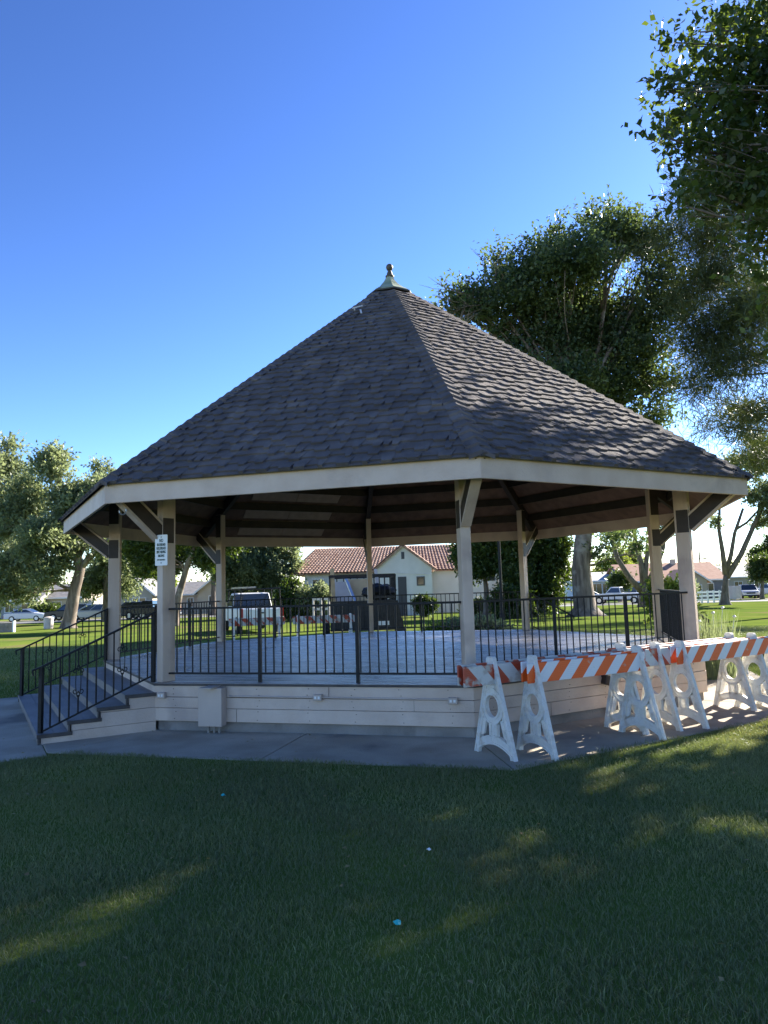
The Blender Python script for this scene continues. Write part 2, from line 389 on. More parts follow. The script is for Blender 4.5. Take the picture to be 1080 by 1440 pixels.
# railings
def rail_side(k, indiv, mids=2):
    phi = k*45; r = RP*C8+.02; hw = RP*S8-.06
    mb = MB()
    mb.beam(PT(phi,-hw,r,ZD+.93),PT(phi,hw,r,ZD+.93),.042,.026)
    mb.beam(PT(phi,-hw,r,ZD+.105),PT(phi,hw,r,ZD+.105),.03,.022)
    for m in range(1, mids+1):
        a = -hw+2*hw*m/(mids+1); mb.beam(PT(phi,a,r+.001,ZD),PT(phi,a,r+.001,ZD+.915),.04,.04,(1,0,0))
    rl = mb.build('railing', IRON, gaz)
    n = 33; one = MB()
    for j in range(n):
        if (j+1) % 11 == 0 and mids == 2 and (j+1)//11 < 3: continue
        a = -hw+2*hw*(j+1)/(n+1)
        t = MB() if indiv else one
        t.beam(PT(phi,a,r,ZD+.117),PT(phi,a,r,ZD+.916),.015,.015,(1,0,0))
        if indiv: t.build('baluster', IRON, rl)
    if not indiv: tag(one.build('balusters', IRON, rl), kind='stuff')
for k, ind in ((0,True),(1,True),(2,False),(4,False),(5,False),(6,False)): rail_side(k, ind)
# stairs on two opposite sides (7: left of the front, 3: rear right)
def scroll(mb, c, t, s=1, sz=.07):
    for q in (-1, 1):
        pts = []
        for j in range(15):
            a = j/14*3.6*PI/2; rr = sz*(1-.055*j)
            pts.append(c+Vector(t)*(q*(sz-rr*math.cos(a)))*1.0+Vector((0,0,s*rr*math.sin(a)*1.2)))
        mb.tube(pts, .006, 5)
for k in (7, 3):
    phi = k*45; st = link('stairs', None, gaz); tr = .33; rs = ZD/5; hw = RP*S8+.05; ap = RD*C8+.006
    for j in range(4):
        z = ZD-rs*(j+1); r0 = ap+j*tr; 
        mb = MB(); pr = [(0,.0),(.145,.148),(.293,.333)]
        for (a, b) in ((-.02,.155),(.16,.345)):
            mb.add([PT(phi,-hw,r0+a,z-.035),PT(phi,hw,r0+a,z-.035),PT(phi,hw,r0+b,z-.035),PT(phi,-hw,r0+b,z-.035),
                    PT(phi,-hw,r0+a,z),PT(phi,hw,r0+a,z),PT(phi,hw,r0+b,z),PT(phi,-hw,r0+b,z)],
                   [(3,2,1,0),(4,5,6,7),(0,1,5,4),(1,2,6,5),(2,3,7,6),(3,0,4,7)])
        mb.build('step', STEPM, st)
        mb = MB(); mb.beam(PT(phi,-hw+.01,r0+tr-.01,z-.04-rs/2+.02),PT(phi,hw-.01,r0+tr-.01,z-.04-rs/2+.02),rs-.03,.02,PT(phi,0,1,0)-PT(phi,0,0,0))
        mb.build('riser', STEPM, st)
    for s in (-1, 1):
        for (z0, z1, e) in ((.0,.125,0),(.13,.30,.003),(.305,.48,.0)):
            poly = []
            # stepped side boards clipped to the stair outline
            def reach(z):    # how far out the outline reaches at height z
                j = 4-int(math.ceil((z+.03)/rs)); return ap+tr*(j+1)-.02 if j >= 0 else ap
            zz = z0; mb = MB()
            zs = sorted(set([z0, z1]+[rs*q-.036 for q in range(1, 5) if z0 < rs*q-.036 < z1]))
            for a, b in zip(zs[:-1], zs[1:]):
                q = int(math.floor((a+.0361)/rs+1e-6)); out = ap+tr*(4-q)-.03
                if out <= ap+.02: continue
                mb.hexa([PT(phi,s*(hw+.022+e),ap-.03,a),PT(phi,s*(hw+.022+e),out,a),PT(phi,s*(hw+.0),out,a),PT(phi,s*(hw+.0),ap-.03,a)],
                        [PT(phi,s*(hw+.022+e),ap-.03,b),PT(phi,s*(hw+.022+e),out,b),PT(phi,s*(hw+.0),out,b),PT(phi,s*(hw+.0),ap-.03,b)])
            if mb.v: mb.build('stringer_board', PAINT, st)
        mb = MB()
        for j in range(4):
            z = ZD-rs*(j+1); r0 = ap+j*tr
            mb.beam(PT(phi,s*(hw+.03),r0-.04,z-.02),PT(phi,s*(hw+.03),r0+tr+.018,z-.02),.02,.042)
            mb.beam(PT(phi,s*(hw+.031),r0+tr-.002,z-.042),PT(phi,s*(hw+.031),r0+tr-.002,max(z-rs,.0)),.02,.04,PT(phi,1,0,0))
        mb.build('stringer_trim', TRIMD, st)
        # handrail
        a = s*(hw-.10); rt, rb = RP*C8+.12, ap+4*tr-.03
        zt, zb = ZD+.90, .93
        P = lambda t, dz=0: PT(phi, a, rt+(rb-rt)*t, zt+(zb-.0-zt)*t*1.0+dz) 
        zb = .90; 
        hr = MB()
        hr.beam(P(0), P(1), .045, .025); hr.beam(P(1), P(1)+PT(phi,0,.10,-.035), .04, .022); hr.beam(P(1)+PT(phi,0,.10,-.03), P(1)+PT(phi,0,.09,-.10), .03, .02)
        def S(t): return max(0, ZD-rs*5*t)
        bt = lambda t: PT(phi, a, rt+(rb-rt)*t, (ZD+.10)*(1-t)+.13*t)
        hr.beam(bt(0), bt(1), .03, .02)
        hr.beam(PT(phi,a,rb,0), P(1), .045, .045, (1,0,0)); hr.beam(PT(phi,a,rt+.03,ZD), P(.02), .045, .045, (1,0,0))
        h = hr.build('handrail', IRON, st)
        for j in range(1, 13):
            t = j/13; p = bt(t); q = P(t)
            if j in (4, 9):
                mid = (p+q)/2; bb = MB(); bb.beam(p, mid-Vector((0,0,.17)), .013, .013, (1,0,0)); bb.beam(mid+Vector((0,0,.17)), q, .013, .013, (1,0,0))
                tt = (PT(phi,0,1,0)); 
                for sg in (-1, 1): scroll(bb, mid+Vector((0,0,sg*.12)), tt, sg, .036)
                pts = [mid+tt*(.03*math.sin(w))+Vector((0,0,.2*math.cos(w))) for w in [x*2*PI/16 for x in range(17)]]
                bb.tube(pts, .006, 5); bb.build('scroll', IRON, h)
            else: MB().beam(p, q, .014, .014, (1,0,0)).build('baluster', IRON, h)
# electrical bits on the front skirt
a0 = -RD*S8+.86; ap = RD*C8
mb = MB(); mb.hexa([PT(0,a0-.16,ap+.13,.10),PT(0,a0+.16,ap+.13,.10),PT(0,a0+.16,ap,.10),PT(0,a0-.16,ap,.10)],[PT(0,a0-.16,ap+.13,.565),PT(0,a0+.16,ap+.13,.565),PT(0,a0+.16,ap,.565),PT(0,a0-.16,ap,.565)])
eb = mb.build('electrical_box', GALV, gaz, bevel=.006)
MB().beam(PT(0,a0,ap+.066,.567),PT(0,a0,ap+.066,.58),.36,.16,(1,0,0)).build('box_lid', GALV, eb)
mb = MB()
for d in (-.06, .02, .09): mb.tube([PT(0,a0+d,ap+.05,.10),PT(0,a0+d,ap+.05,-.01)], .018, 8)
mb.build('conduit_stub', CONCD, eb)
def outlet(phi, a, z=.455):
    o = MB().beam(PT(phi,a-.055,ap-.005,z), PT(phi,a+.055,ap-.005,z), .10, .075).build('outlet_box', GALV, gaz, bevel=.006)
    mb = MB()
    for d in (-.022, .022): mb.beam(PT(phi,a+d-.013,ap+.043,z), PT(phi,a+d+.013,ap+.043,z), .01, .03)
    mb.build('socket', LENSW, o)
outlet(0, -RD*S8+.12); outlet(0, .18, .45); outlet(0, RD*S8-.24, .43)
MB().tube([PT(0,-RD*S8+1.06,ap+.002,.45),PT(0,RD*S8-.28,ap+.002,.442)], .011, 8).build('conduit', GALV, gaz)
fl = MB().beam(PT(45,-.05,ap+.05,.50), PT(45,.07,ap+.09,.46), .12, .12).build('flood_light', BROWN, gaz, bevel=.01)
MB().beam(PT(45,0,ap-.01,.53), PT(45,0,ap+.05,.53), .05, .03).build('bracket', IRON, fl)
# hook under left eave corner
hk = MB(); c = VX(1, RE-.25, ZFB-.02); hk.tube([c+Vector((.0,0,.05)), c], .008, 6)
hk.tube([c+Vector((.05*math.sin(w),0,-.05+.05*math.cos(w))) for w in [x*.6 for x in range(9)]], .009, 6)
hk.build('hook', RIM, gaz)
# ------------------------------------------------------------------ walkway slabs round the gazebo, path to the left
for k in range(8):
    mb = MB(); r0, r1 = RD-.1, RD+1.38; g = .008
    n = 2
    for j in range(n):
        q0 = -1+2*j/n; q1 = -1+2*(j+1)/n
        t8 = math.tan(PI/8)
        def hwv(r, q): return r*t8*q
        p = [PT(k*45, hwv(r0*C8,q0)+g, r0*C8, 0), PT(k*45, hwv(r1*C8,q0)+g, r1*C8, 0), PT(k*45, hwv(r1*C8,q1)-g, r1*C8, 0), PT(k*45, hwv(r0*C8,q1)-g, r0*C8, 0)]
        mb.hexa([v+Vector((0,0,-.08)) for v in p], [v+Vector((0,0,.012)) for v in p])
    o = mb.build('pavement', CONC, None, bevel=.004); o.location = GC; o.rotation_euler = (0,0,TH); tag(o, kind='structure')
nrm = Vector((math.sin(TH-R(45)), -math.cos(TH-R(45)), 0)); tan_ = Vector((math.cos(TH-R(45)), math.sin(TH-R(45)), 0))
mb = MB(); bx = GC+nrm*((RD+1.38)*C8+.012)
for i in range(9):
    p = bx+nrm*(i*1.6); 
    q = [p-tan_*2.75, p-tan_*2.75+nrm*1.585, p+tan_*2.75+nrm*1.585, p+tan_*2.75]
    mb.hexa([v+Vector((0,0,-.08)) for v in q], [v+Vector((0,0,.010)) for v in q])
tag(mb.build('path', CONC, bevel=.004), kind='structure')
# ------------------------------------------------------------------ sign on the front-left post
def text_mb(lines, mat, parent, th=.002):
    for i, (txt, x, z, size) in enumerate(lines):
        cu = bpy.data.curves.new('lettering', 'FONT'); cu.body = txt; cu.size = size; cu.align_x = 'CENTER'; cu.extrude = th; cu.offset = size*.012
        tmp = bpy.data.objects.new('tmp', cu); COL.objects.link(tmp)
        dg = bpy.context.evaluated_depsgraph_get(); me = bpy.data.meshes.new_from_object(tmp.evaluated_get(dg))
        bpy.data.objects.remove(tmp); xs = [v.co.x for v in me.vertices]; wdt = max(xs)-min(xs); want = x
        sx = want/wdt
        for v in me.vertices: v.co = Vector((v.co.x*sx, -v.co.z, v.co.y+z))
        me.materials.clear(); me.materials.append(mat); link('lettering', me, parent)
p = GC+Matrix.Rotation(TH,3,'Z')@VX(1, RP+.20, 2.30)+Vector((.115,-.03,0))
sg = thing('notice_sign', 'white metal notice sign with green lettering on the front left post', 'sign', p, R(-17))
MB().prism([(-.084,-.20),(.084,-.20),(.092,-.19),(.092,.19),(.084,.20),(-.084,.20),(-.092,.19),(-.092,-.19)], lambda a,b:(a,0,b), lambda a,b:(a,-.004,b)).build('panel', M('sign_white',(.72,.75,.74),rough=.35), sg)
SG = M('sign_green', (.02,.07,.055), rough=.4)
text_mb([('NO',.055,.105,.06),('SKATEBOARD',.125,.055,.05),('ROLLERBLADE',.135,.008,.05),('BIKE RIDING',.135,-.04,.05),('SMOKING',.095,-.088,.046),('CITY ORDINANCE',.12,-.135,.026)], SG, sg)
for ch in sg.children:
    if ch.name.startswith('lettering'): ch.location.y = -.006
mb = MB()
for z in (.17,-.165): mb.lathe([(.007,-.002),(.007,.002)],8,(0,-.006,z),'y')
mb.build('bolt', IRON, sg)
# ------------------------------------------------------------------ barricades
def stripemat(name, orange, white, wd, sl, wear, off=0):
    m = bpy.data.materials.new(name); m.use_nodes = True; N = m.node_tree.nodes; L = m.node_tree.links; b = N['Principled BSDF']
    b.inputs['Roughness'].default_value = .35
    tc = N.new('ShaderNodeTexCoord'); sp = N.new('ShaderNodeSeparateXYZ'); L.new(tc.outputs['Object'], sp.inputs[0])
    def math_(op, a, c):
        n = N.new('ShaderNodeMath'); n.operation = op
        for i, v in enumerate((a, c)):
            if hasattr(v, 'links'): L.new(v, n.inputs[i])
            else: n.inputs[i].default_value = v
        return n.outputs[0]
    z = math_('MULTIPLY', sp.outputs['Z'], sl); t = math_('ADD', sp.outputs['X'], z); t = math_('ADD', t, 20+off); t = math_('DIVIDE', t, wd*2); t = math_('FRACT', t, 0)
    t = math_('LESS_THAN', t, .5)
    mx = N.new('ShaderNodeMix'); mx.data_type = 'RGBA'; L.new(t, mx.inputs['Factor']); mx.inputs['A'].default_value = (*white,1); mx.inputs['B'].default_value = (*orange,1)
    n = N.new('ShaderNodeTexNoise'); n.inputs['Scale'].default_value = 9; n.inputs['Detail'].default_value = 10; L.new(tc.outputs['Object'], n.inputs['Vector'])
    r = N.new('ShaderNodeValToRGB'); r.color_ramp.elements[0].position = .72-wear*.25; r.color_ramp.elements[1].position = .78-wear*.2; L.new(n.outputs['Fac'], r.inputs[0])
    m2 = N.new('ShaderNodeMix'); m2.data_type = 'RGBA'; L.new(r.outputs[0], m2.inputs['Factor']); L.new(mx.outputs['Result'], m2.inputs['A']); m2.inputs['B'].default_value = (.42,.38,.33,1)
    L.new(m2.outputs['Result'], b.inputs['Base Color'])
    wv = N.new('ShaderNodeTexWave'); wv.bands_direction = 'Z'; wv.inputs['Scale'].default_value = 16; L.new(tc.outputs['Object'], wv.inputs['Vector'])
    bp = N.new('ShaderNodeBump'); bp.inputs['Strength'].default_value = .25; bp.inputs['Distance'].default_value = .004; L.new(wv.outputs['Fac'], bp.inputs['Height']); L.new(bp.outputs[0], b.inputs['Normal'])
    return m
OW = stripemat('worn_stripes', (.42,.06,.025), (.55,.55,.52), .19, .95, .8, .20)
OB = stripemat('fresh_stripes', (.85,.115,.01), (.72,.74,.76), .165, -.95, .15, .02)
OC = stripemat('faded_stripes', (.50,.09,.04), (.60,.60,.57), .17, .95, .6, .05)
def leg_panel(mat):
    """moulded A-shaped end panel in the YZ plane: legs, ring, centre bar, arched foot"""
    H = .985; hb = .31; mb = MB()
    def ycl(z): return hb*(1-z/H*.86)
    for s in (-1, 1):
        for (th, wo, wi) in ((.030, .002, .060), (.046, .0, .016), (.044,.048,.064)):
            f = lambda z, w: s*(ycl(z)-w)
            a = [(-th/2, f(0,wo), 0), (th/2, f(0,wo), 0), (th/2, f(0,wi), 0), (-th/2, f(0,wi), 0)]
            b = [(-th/2, f(.95,wo), .95), (th/2, f(.95,wo), .95), (th/2, f(.95,wi if wi<.03 else .05), .95), (-th/2, f(.95,wi if wi<.03 else .05), .95)]
            mb.hexa(a, b)
    # head
    mb.prism([(-.055,.90),(.055,.90),(.05,.965),(.035,.985),(-.035,.985),(-.05,.965)], lambda y,z:(-.027,y,z), lambda y,z:(.027,y,z))
    # web between legs above the ring (two slots) 
    mb.prism([(-.115,.62),(.115,.62),(.075,.78),(-.075,.78)], lambda y,z:(-.011,y,z), lambda y,z:(.011,y,z))
    # ring
    def ring(ro, ri, th, zc=.49, n=28, ey=1.0, ez=1.12):
        vs = []
        for k in range(n):
            t = 2*PI*k/n; c, s_ = math.cos(t)*ey, math.sin(t)*ez
            vs += [(-th/2, ro*c, zc+ro*s_), (th/2, ro*c, zc+ro*s_), (th/2, ri*c, zc+ri*s_), (-th/2, ri*c, zc+ri*s_)]
        fs = []
        for k in range(n):
            a = 4*k; b = 4*((k+1) % n)
            fs += [(a,b,b+1,a+1),(a+1,b+1,b+2,a+2),(a+2,b+2,b+3,a+3),(a+3,b+3,b,a)]
        mb.add(vs, fs)
    ring(.165, .105, .034); ring(.165, .150, .05); ring(.118, .100, .052)
    # webs under ring
    for y0 in (-.045, .045): mb.box(-.021,.021,y0-.014,y0+.014,.14,.33)
    mb.box(-.009,.009,-.04,.04,.13,.33)
    mb.prism([(-.19,.26),(-.15,.36),(-.10,.36),(-.13,.27),(-.15,.20),(-.235,.16)], lambda y,z:(-.0125,y,z), lambda y,z:(.0125,y,z))
    mb.prism([(.19,.26),(.15,.36),(.10,.36),(.13,.27),(.15,.20),(.235,.16)], lambda y,z:(-.0125,y,z), lambda y,z:(.0125,y,z))
    # arched foot
    n = 12
    for (th, zo, zi) in ((.033, .004, .085), (.048, 0, .018), (.042, .07, .09)):
        for k in range(n):
            ya, yb = -.27+.54*k/n, -.27+.54*(k+1)/n
            za, zb = [.10*(1-(y/.28)**2)+.012 for y in (ya, yb)]
            mb.hexa([(-th/2,ya,za+zo),(th/2,ya,za+zo),(th/2,ya,za+zi),(-th/2,ya,za+zi)], [(-th/2,yb,zb+zo),(th/2,yb,zb+zo),(th/2,yb,zb+zi),(-th/2,yb,zb+zi)])
    # cross ribs on the legs
    for s in (-1, 1):
        for j in range(9):
            z = .07+j*.095; y = s*(ycl(z)-.03)
            mb.beam((0, y-.022, z-.02*(-1)**j), (0, y+.022, z+.02*(-1)**j), .038, .008)
    me = mb.build('leg_panel', mat); me_d = me.data; bpy.data.objects.remove(me); return me_d
def grubby(m):
    nt = m.node_tree; N_ = nt.nodes; L_ = nt.links; b = N_['Principled BSDF']; src_ = b.inputs['Base Color'].links[0].from_socket
    tc = N_.new('ShaderNodeTexCoord'); v = N_.new('ShaderNodeTexVoronoi'); v.feature = 'DISTANCE_TO_EDGE'; v.inputs['Scale'].default_value = 11
    L_.new(tc.outputs['Object'], v.inputs['Vector']); r = N_.new('ShaderNodeValToRGB'); r.color_ramp.elements[0].position = .01; r.color_ramp.elements[1].position = .055
    r.color_ramp.elements[0].color = (.50,.42,.33,1); r.color_ramp.elements[1].color = (1,1,1,1); L_.new(v.outputs['Distance'], r.inputs[0])
    x = N_.new('ShaderNodeMix'); x.data_type = 'RGBA'; x.blend_type = 'MULTIPLY'; x.inputs['Factor'].default_value = .14
    L_.new(src_, x.inputs['A']); L_.new(r.outputs[0], x.inputs['B']); L_.new(x.outputs['Result'], b.inputs['Base Color'])
    t = N_.new('ShaderNodeBsdfTranslucent'); L_.new(x.outputs['Result'], t.inputs['Color']); ms = N_.new('ShaderNodeMixShader'); ms.inputs[0].default_value = .35
    L_.new(b.outputs[0], ms.inputs[1]); L_.new(t.outputs[0], ms.inputs[2]); L_.new(ms.outputs[0], N_['Material Output'].inputs['Surface'])
grubby(PLAST)
PANEL = leg_panel(PLAST)
D2w = GC+Matrix.Rotation(TH,3,'Z')@VX(2, RD, 0)
u_ = Vector((math.cos(TH+R(45)), math.sin(TH+R(45)), 0)); v_ = Vector((math.sin(TH+R(45)), -math.cos(TH+R(45)), 0))
def barricade(label, s0, s1, t, b0, b1, mats, rz=0, z=0.012, group='barricades leaning together in front of the bandstand skirt', bh=.2, loc=None):
    c = loc if loc is not None else D2w+u_*s0+v_*t+Vector((0,0,z))
    o = thing('barricade', label, 'barricade', c, (TH+R(45) if loc is None else 0)+rz, group)
    for x in (0, s1-s0):
        l = link('leg_panel', PANEL, o); l.location = (x, 0, 0); l.rotation_euler = (0,0,random.uniform(-.06,.06))
    for i, (y, m) in enumerate(((-.046, mats[0]), (.046, mats[1]))):
        mb = MB(); mb.box(b0, b1, y-.010, y+.010, .715+.01*i, .715+bh+.01*i)
        mb.build('board', m, o, bevel=.004)
    return o
barricade('weathered barricade at the left end whose peeling red and white board overlaps the bandstand corner', -.33, 1.62, .76, -.40, 2.1, (OW, OW), R(1.5))
barricade('second barricade from the left with the clean bright orange striped board', .03, 1.54, .97, -.11, 1.58, (OB, OB), R(-1))
barricade('rearmost barricade, closest to the skirt boards, linking middle and right leg clusters', 1.74, 3.85, .58, -.15, 2.2, (OC, OC), R(.5))
barricade('worn barricade whose left leg is first to the right of the middle leg cluster', 2.08, 3.97, .80, -.22, 2.0, (OC, OW), R(0))
barricade('rightmost barricade with a fresh orange board and the last white A-shaped leg', 2.40, 4.34, .90, -.12, 2.02, (OB, OB), R(1))
# ------------------------------------------------------------------ vehicles
def car(label, kind, paint, loc, rz, group='vehicles parked along the street', name=None, cat=None):
    nm = {'sedan':'parked_sedan','van':'parked_minivan','pickup':'parked_pickup','suv':'parked_suv'}[kind]
    o = thing(nm, label, cat or {'sedan':'car','van':'minivan','pickup':'pickup truck','suv':'suv'}[kind], loc, rz, group)
    Lh = {'sedan':2.35,'van':2.5,'pickup':2.85,'suv':2.4}[kind]; w = {'sedan':.88,'van':.97,'pickup':1.0,'suv':.97}[kind]
    prof = {'sedan':[(-2.35,.30),(-2.35,.75),(-2.25,.98),(-1.5,1.0),(.95,.98),(2.1,.80),(2.35,.62),(2.35,.30)],
            'van':[(-2.5,.32),(-2.5,1.02),(1.5,1.02),(2.3,.86),(2.5,.68),(2.5,.32)],
            'pickup':[(-2.85,.5),(-2.85,1.18),(1.15,1.18),(1.2,1.16),(2.6,1.08),(2.85,.95),(2.85,.5)],
            'suv':[(-2.4,.42),(-2.4,1.12),(1.1,1.12),(2.2,1.02),(2.4,.85),(2.4,.42)]}[kind]
    gh = {'sedan':[(-1.75,.99),(-1.05,1.42),(.25,1.44),(1.05,.98)], 'van':[(-2.42,1.02),(-2.2,1.66),(.4,1.70),(1.5,1.02)],
          'pickup':[(-.55,1.18),(-.42,1.84),(.55,1.86),(1.15,1.17)], 'suv':[(-2.35,1.12),(-2.1,1.76),(.3,1.80),(1.1,1.12)]}[kind]
    MB().prism(prof, lambda a,b:(a,-w,b), lambda a,b:(a,w,b)).build('body', paint, o, bevel=.05)
    wt = w-.17
    mb = MB(); 
    zt = max(g[1] for g in gh)
    def sd(a, b, s): 
        k = (b-gh[0][1])/(zt-gh[0][1]); return (a, s*(w-.04-(w-.04-wt)*k), b)
    mb.prism(gh, lambda a,b: sd(a,b,-1), lambda a,b: sd(a,b,1))
    cb = mb.build('cabin', paint, o, bevel=.03)
    # windows
    def inset(k): 
        cx = sum(g[0] for g in gh)/4; return [(cx+(g[0]-cx)*k, g[1]+(.07 if g[1] < zt-.15 else -.09)) for g in gh]
    gi = inset(.88); nwin = {'sedan':2,'van':3,'pickup':1,'suv':3}[kind]
    for s in (-1, 1):
        for q in range(nwin):
            def lp(i, j, t): return (gi[i][0]+(gi[j][0]-gi[i][0])*t, gi[i][1]+(gi[j][1]-gi[i][1])*t)
            t0, t1 = q/nwin+.015, (q+1)/nwin-.015
            pts = [lp(0,3,t0), lp(0,3,t1), lp(1,2,t1), lp(1,2,t0)]
            vs = [Vector(sd(a,b,s))+Vector((0,s*.006,0)) for a, b in pts]
            MB().hexa(vs, [v-Vector((0,s*.03,0)) for v in vs]).build('side_window', GLASS, o)
    for (i, j, sg_) in ((3,2,1),(0,1,-1)):
        b0 = Vector((gh[i][0],0,gh[i][1])); b1 = Vector((gh[j][0],0,gh[j][1])); n = Vector((sg_*(b1-b0).z, 0, -sg_*(b1-b0).x)).normalized()*.008
        vs = []
        for (t, ww) in ((.05, w-.08), (.94, wt-.02)):
            c = b0.lerp(b1, t)+n; vs += [c+Vector((0,-ww,0)), c+Vector((0,ww,0))]
        vs = [vs[0], vs[1], vs[3], vs[2]]
        MB().hexa(vs, [v-n*3 for v in vs]).build('windshield' if sg_ == 1 else 'rear_window', GLASS, o)
    wr = .33 if kind in ('sedan','van') else .40; ax = Lh-.95
    for x in (-ax, ax*.98):
        for s in (-1, 1):
            wl = MB().lathe([(wr*.6,-.11),(wr,-.10),(wr,.10),(wr*.6,.11)], 20, (x, s*(w-.10), wr), 'y').build('wheel', TYRE, o)
            MB().lathe([(wr*.62,-.118),(wr*.58,.118)], 14, (x, s*(w-.10), wr), 'y').build('rim', RIM, wl)
    zl = prof[-2][1]-.12
    for s in (-1, 1):
        MB().box(Lh-.08, Lh+.012, s*w-s*.1-.14, s*w-s*.1+.10-.0, zl-.05, zl+.12).build('headlight', LENSW, o)
        zb = prof[1][1]
        MB().box(-Lh-.012, -Lh+.1, s*(w-.08)-.075, s*(w-.08)+.075, zb-.42, zb-.02).build('tail_light', LENSR, o)
    MB().box(Lh-.05,Lh+.02,-.5,.5,zl-.06,zl+.10).build('grille', TYRE, o)
    mb = MB(); mb.box(-Lh-.09,-Lh+.05,-w+.05,w-.05,.40,.56); mb.box(Lh-.05,Lh+.08,-w+.05,w-.05,.36,.52)
    mb.build('bumper', TYRE if kind != 'pickup' else RIM, o, bevel=.02)
    return o
SILV = M('silver_paint', (.50,.51,.53), rough=.3, metal=.3); WHT = M('white_paint', (.78,.78,.77), rough=.3)
BLK = M('black_paint', (.015,.017,.022), rough=.25); NAVY = M('navy_paint', (.03,.04,.07), rough=.3); CHAMP = M('champagne_paint', (.47,.45,.42), rough=.3, metal=.3)
car('silver four-door sedan parked by the far left kerb', 'sedan', SILV, XG(39, 84), R(4))
car('pale silver minivan parked between the pale trunk and the rear left post', 'van', CHAMP, XG(132, 76), R(184))
car('black suv mostly hidden behind the pale leaning trunk', 'suv', BLK, XG(98, 80), R(184))
car('dark blue suv seen just right of the rear left post', 'suv', NAVY, XG(183, 74), R(186))
car('black pickup seen just left of the signposted front post', 'pickup', BLK, XG(212, 74), R(180))
car('white pickup parked before the white house on the right', 'pickup', WHT, XG(869, 80), R(150))
car('low white sedan beside the big grey trunk, hood in view', 'sedan', WHT, XG(830, 100), R(10))
car('pale suv parked on a drive at the far right, nose toward the park', 'suv', SILV, XG(1053, 92), R(-110))
car('white pickup cut by the right edge of the picture', 'pickup', WHT, XG(1080, 96), R(-60))
# work truck with ladder rack (rear view)
tk = car('white work truck with ladder rack, parked on the grass behind the bandstand', 'pickup', WHT, XG(352, 35), R(111), group=None)
tk.name = 'work_truck'
for ch in tk.children:
    if ch.name.startswith('bumper'): ch.data.materials.clear(); ch.data.materials.append(TYRE)
mb = MB()
for x in (-2.6, -.75, 1.0):
    for s in (-1, 1): mb.tube([(x, s*.93, 1.1), (x, s*.88, 2.02)], .025, 6)
    mb.tube([(x,-.9,2.02),(x,.9,2.02)], .025, 6)
for s in (-1, 1): mb.tube([(-2.8, s*.88, 2.05),(1.9, s*.88, 2.05)], .025, 6)
mb.build('ladder_rack', IRON, tk)
mb = MB()
for y in (.25,.65): mb.beam((-2.7,y,2.11),(1.6,y,2.11),.06,.07)
for j in range(12): mb.beam((-2.5+j*.35,.25,2.11),(-2.5+j*.35,.65,2.11),.03,.03)
mb.build('ladder', RIM, tk)
MB().box(-2.875,-2.855,-.72,.72,.62,1.12).build('tailgate', WHT, tk, bevel=.005)
MB().box(-2.90,-2.875,-.09,.09,.92,.98).build('tailgate_handle', TYRE, tk)
MB().box(-2.955,-2.945,-.16,.16,.43,.53).build('licence_plate', LENSW, tk)
# dump trailer with rubbish
trl = thing('dump_trailer', 'black slatted dump trailer loaded with scrap boards behind the rear centre post', 'trailer', XG(509, 27.5), R(4))
BLKM = M('black_steel', (.012,.012,.013), (.03,.025,.022), 8, .6, .2)
mb = MB(); w2, l2 = 1.22, 1.0
mb.box(-w2,w2,-l2,l2,.62,.70)
for (x0,x1,y0,y1) in ((-w2,w2,-l2-.02,-l2+.02),(-w2,w2,l2-.02,l2+.02),(w2-.02,w2+.02,-l2,l2)): mb.box(x0,x1,y0,y1,.70,1.32)
mb.box(-w2,w2,-l2-.021,-l2+.026,.22,.66); mb.box(-w2*.5,w2*.5,-l2-2.2,-l2-2.1,.5,.6) if False else None; mb.box(-.5,.5,-l2+.1,l2,.30,.615)
mb.build('bed', BLKM, trl)
mb = MB()
def stake(x0, y0, x1, y1, n, z0=1.32, z1=2.22):
    for j in range(n+1):
        t = j/n; x, y = x0+(x1-x0)*t, y0+(y1-y0)*t; mb.beam((x,y,z0),(x,y,z1),.05,.04,(1,0,0))
    for z in (z0+.12, z1): mb.beam((x0,y0,z),(x1,y1,z),.06,.10)
stake(-w2,-l2,-w2,l2,5); stake(w2,-l2,w2,l2,5); stake(w2*.35,-l2,w2,-l2,4); stake(-w2,l2,w2,l2,9); mb.beam((-w2,-l2,2.24),(w2,-l2,2.24),.07,.1)
mb.build('stake_frame', BLKM, trl)
for s in (-1, 1):
    wl = MB().lathe([(.22,-.1),(.36,-.1),(.36,.1),(.22,.1)],18,(s*(w2+.13),0,.36),'z').build('wheel', TYRE, trl)
    wl.data.transform(Matrix.Translation((s*(w2+.13),0,.36))@Matrix.Rotation(PI/2,4,'Y')@Matrix.Translation((-s*(w2+.13),0,-.36)))
MB().box(.5,.95,-l2-.03,-l2-.018,.40,.55).build('licence_plate', LENSW, trl)
mb = MB(); mb.prism([(w2+.02,.0),(w2+.35,.0),(w2+.06,1.3),(w2+.02,1.3)], lambda a,b:(a,-l2,b), lambda a,b:(a,-l2+.05,b)); mb.build('side_gate', BLKM, trl)
WOODL = M('raw_lumber', (.72,.50,.24), (.60,.40,.19), 4, .7); GREYP = M('scrap_panel', (.58,.50,.45), (.68,.60,.54), 2, .6)
TL = Matrix.Translation(trl.location)
def scrap(name, lab, cat, mb, mat, grp='scrap loaded in the black trailer'):
    o = mb.build(name, mat); o.matrix_world = TL; return tag(o, lab, cat, grp)
scrap('scrap_board', 'pale lumber end sticking up at the left of the trailer', 'board', MB().beam((-1.05,-.5,.9),(-1.12,-.1,2.55),.16,.04), WOODL)
scrap('scrap_board', 'pale lumber end sticking up just right of the rear centre post', 'board', MB().beam((.75,-.3,.9),(.55,.1,2.5),.12,.04), GREYP)
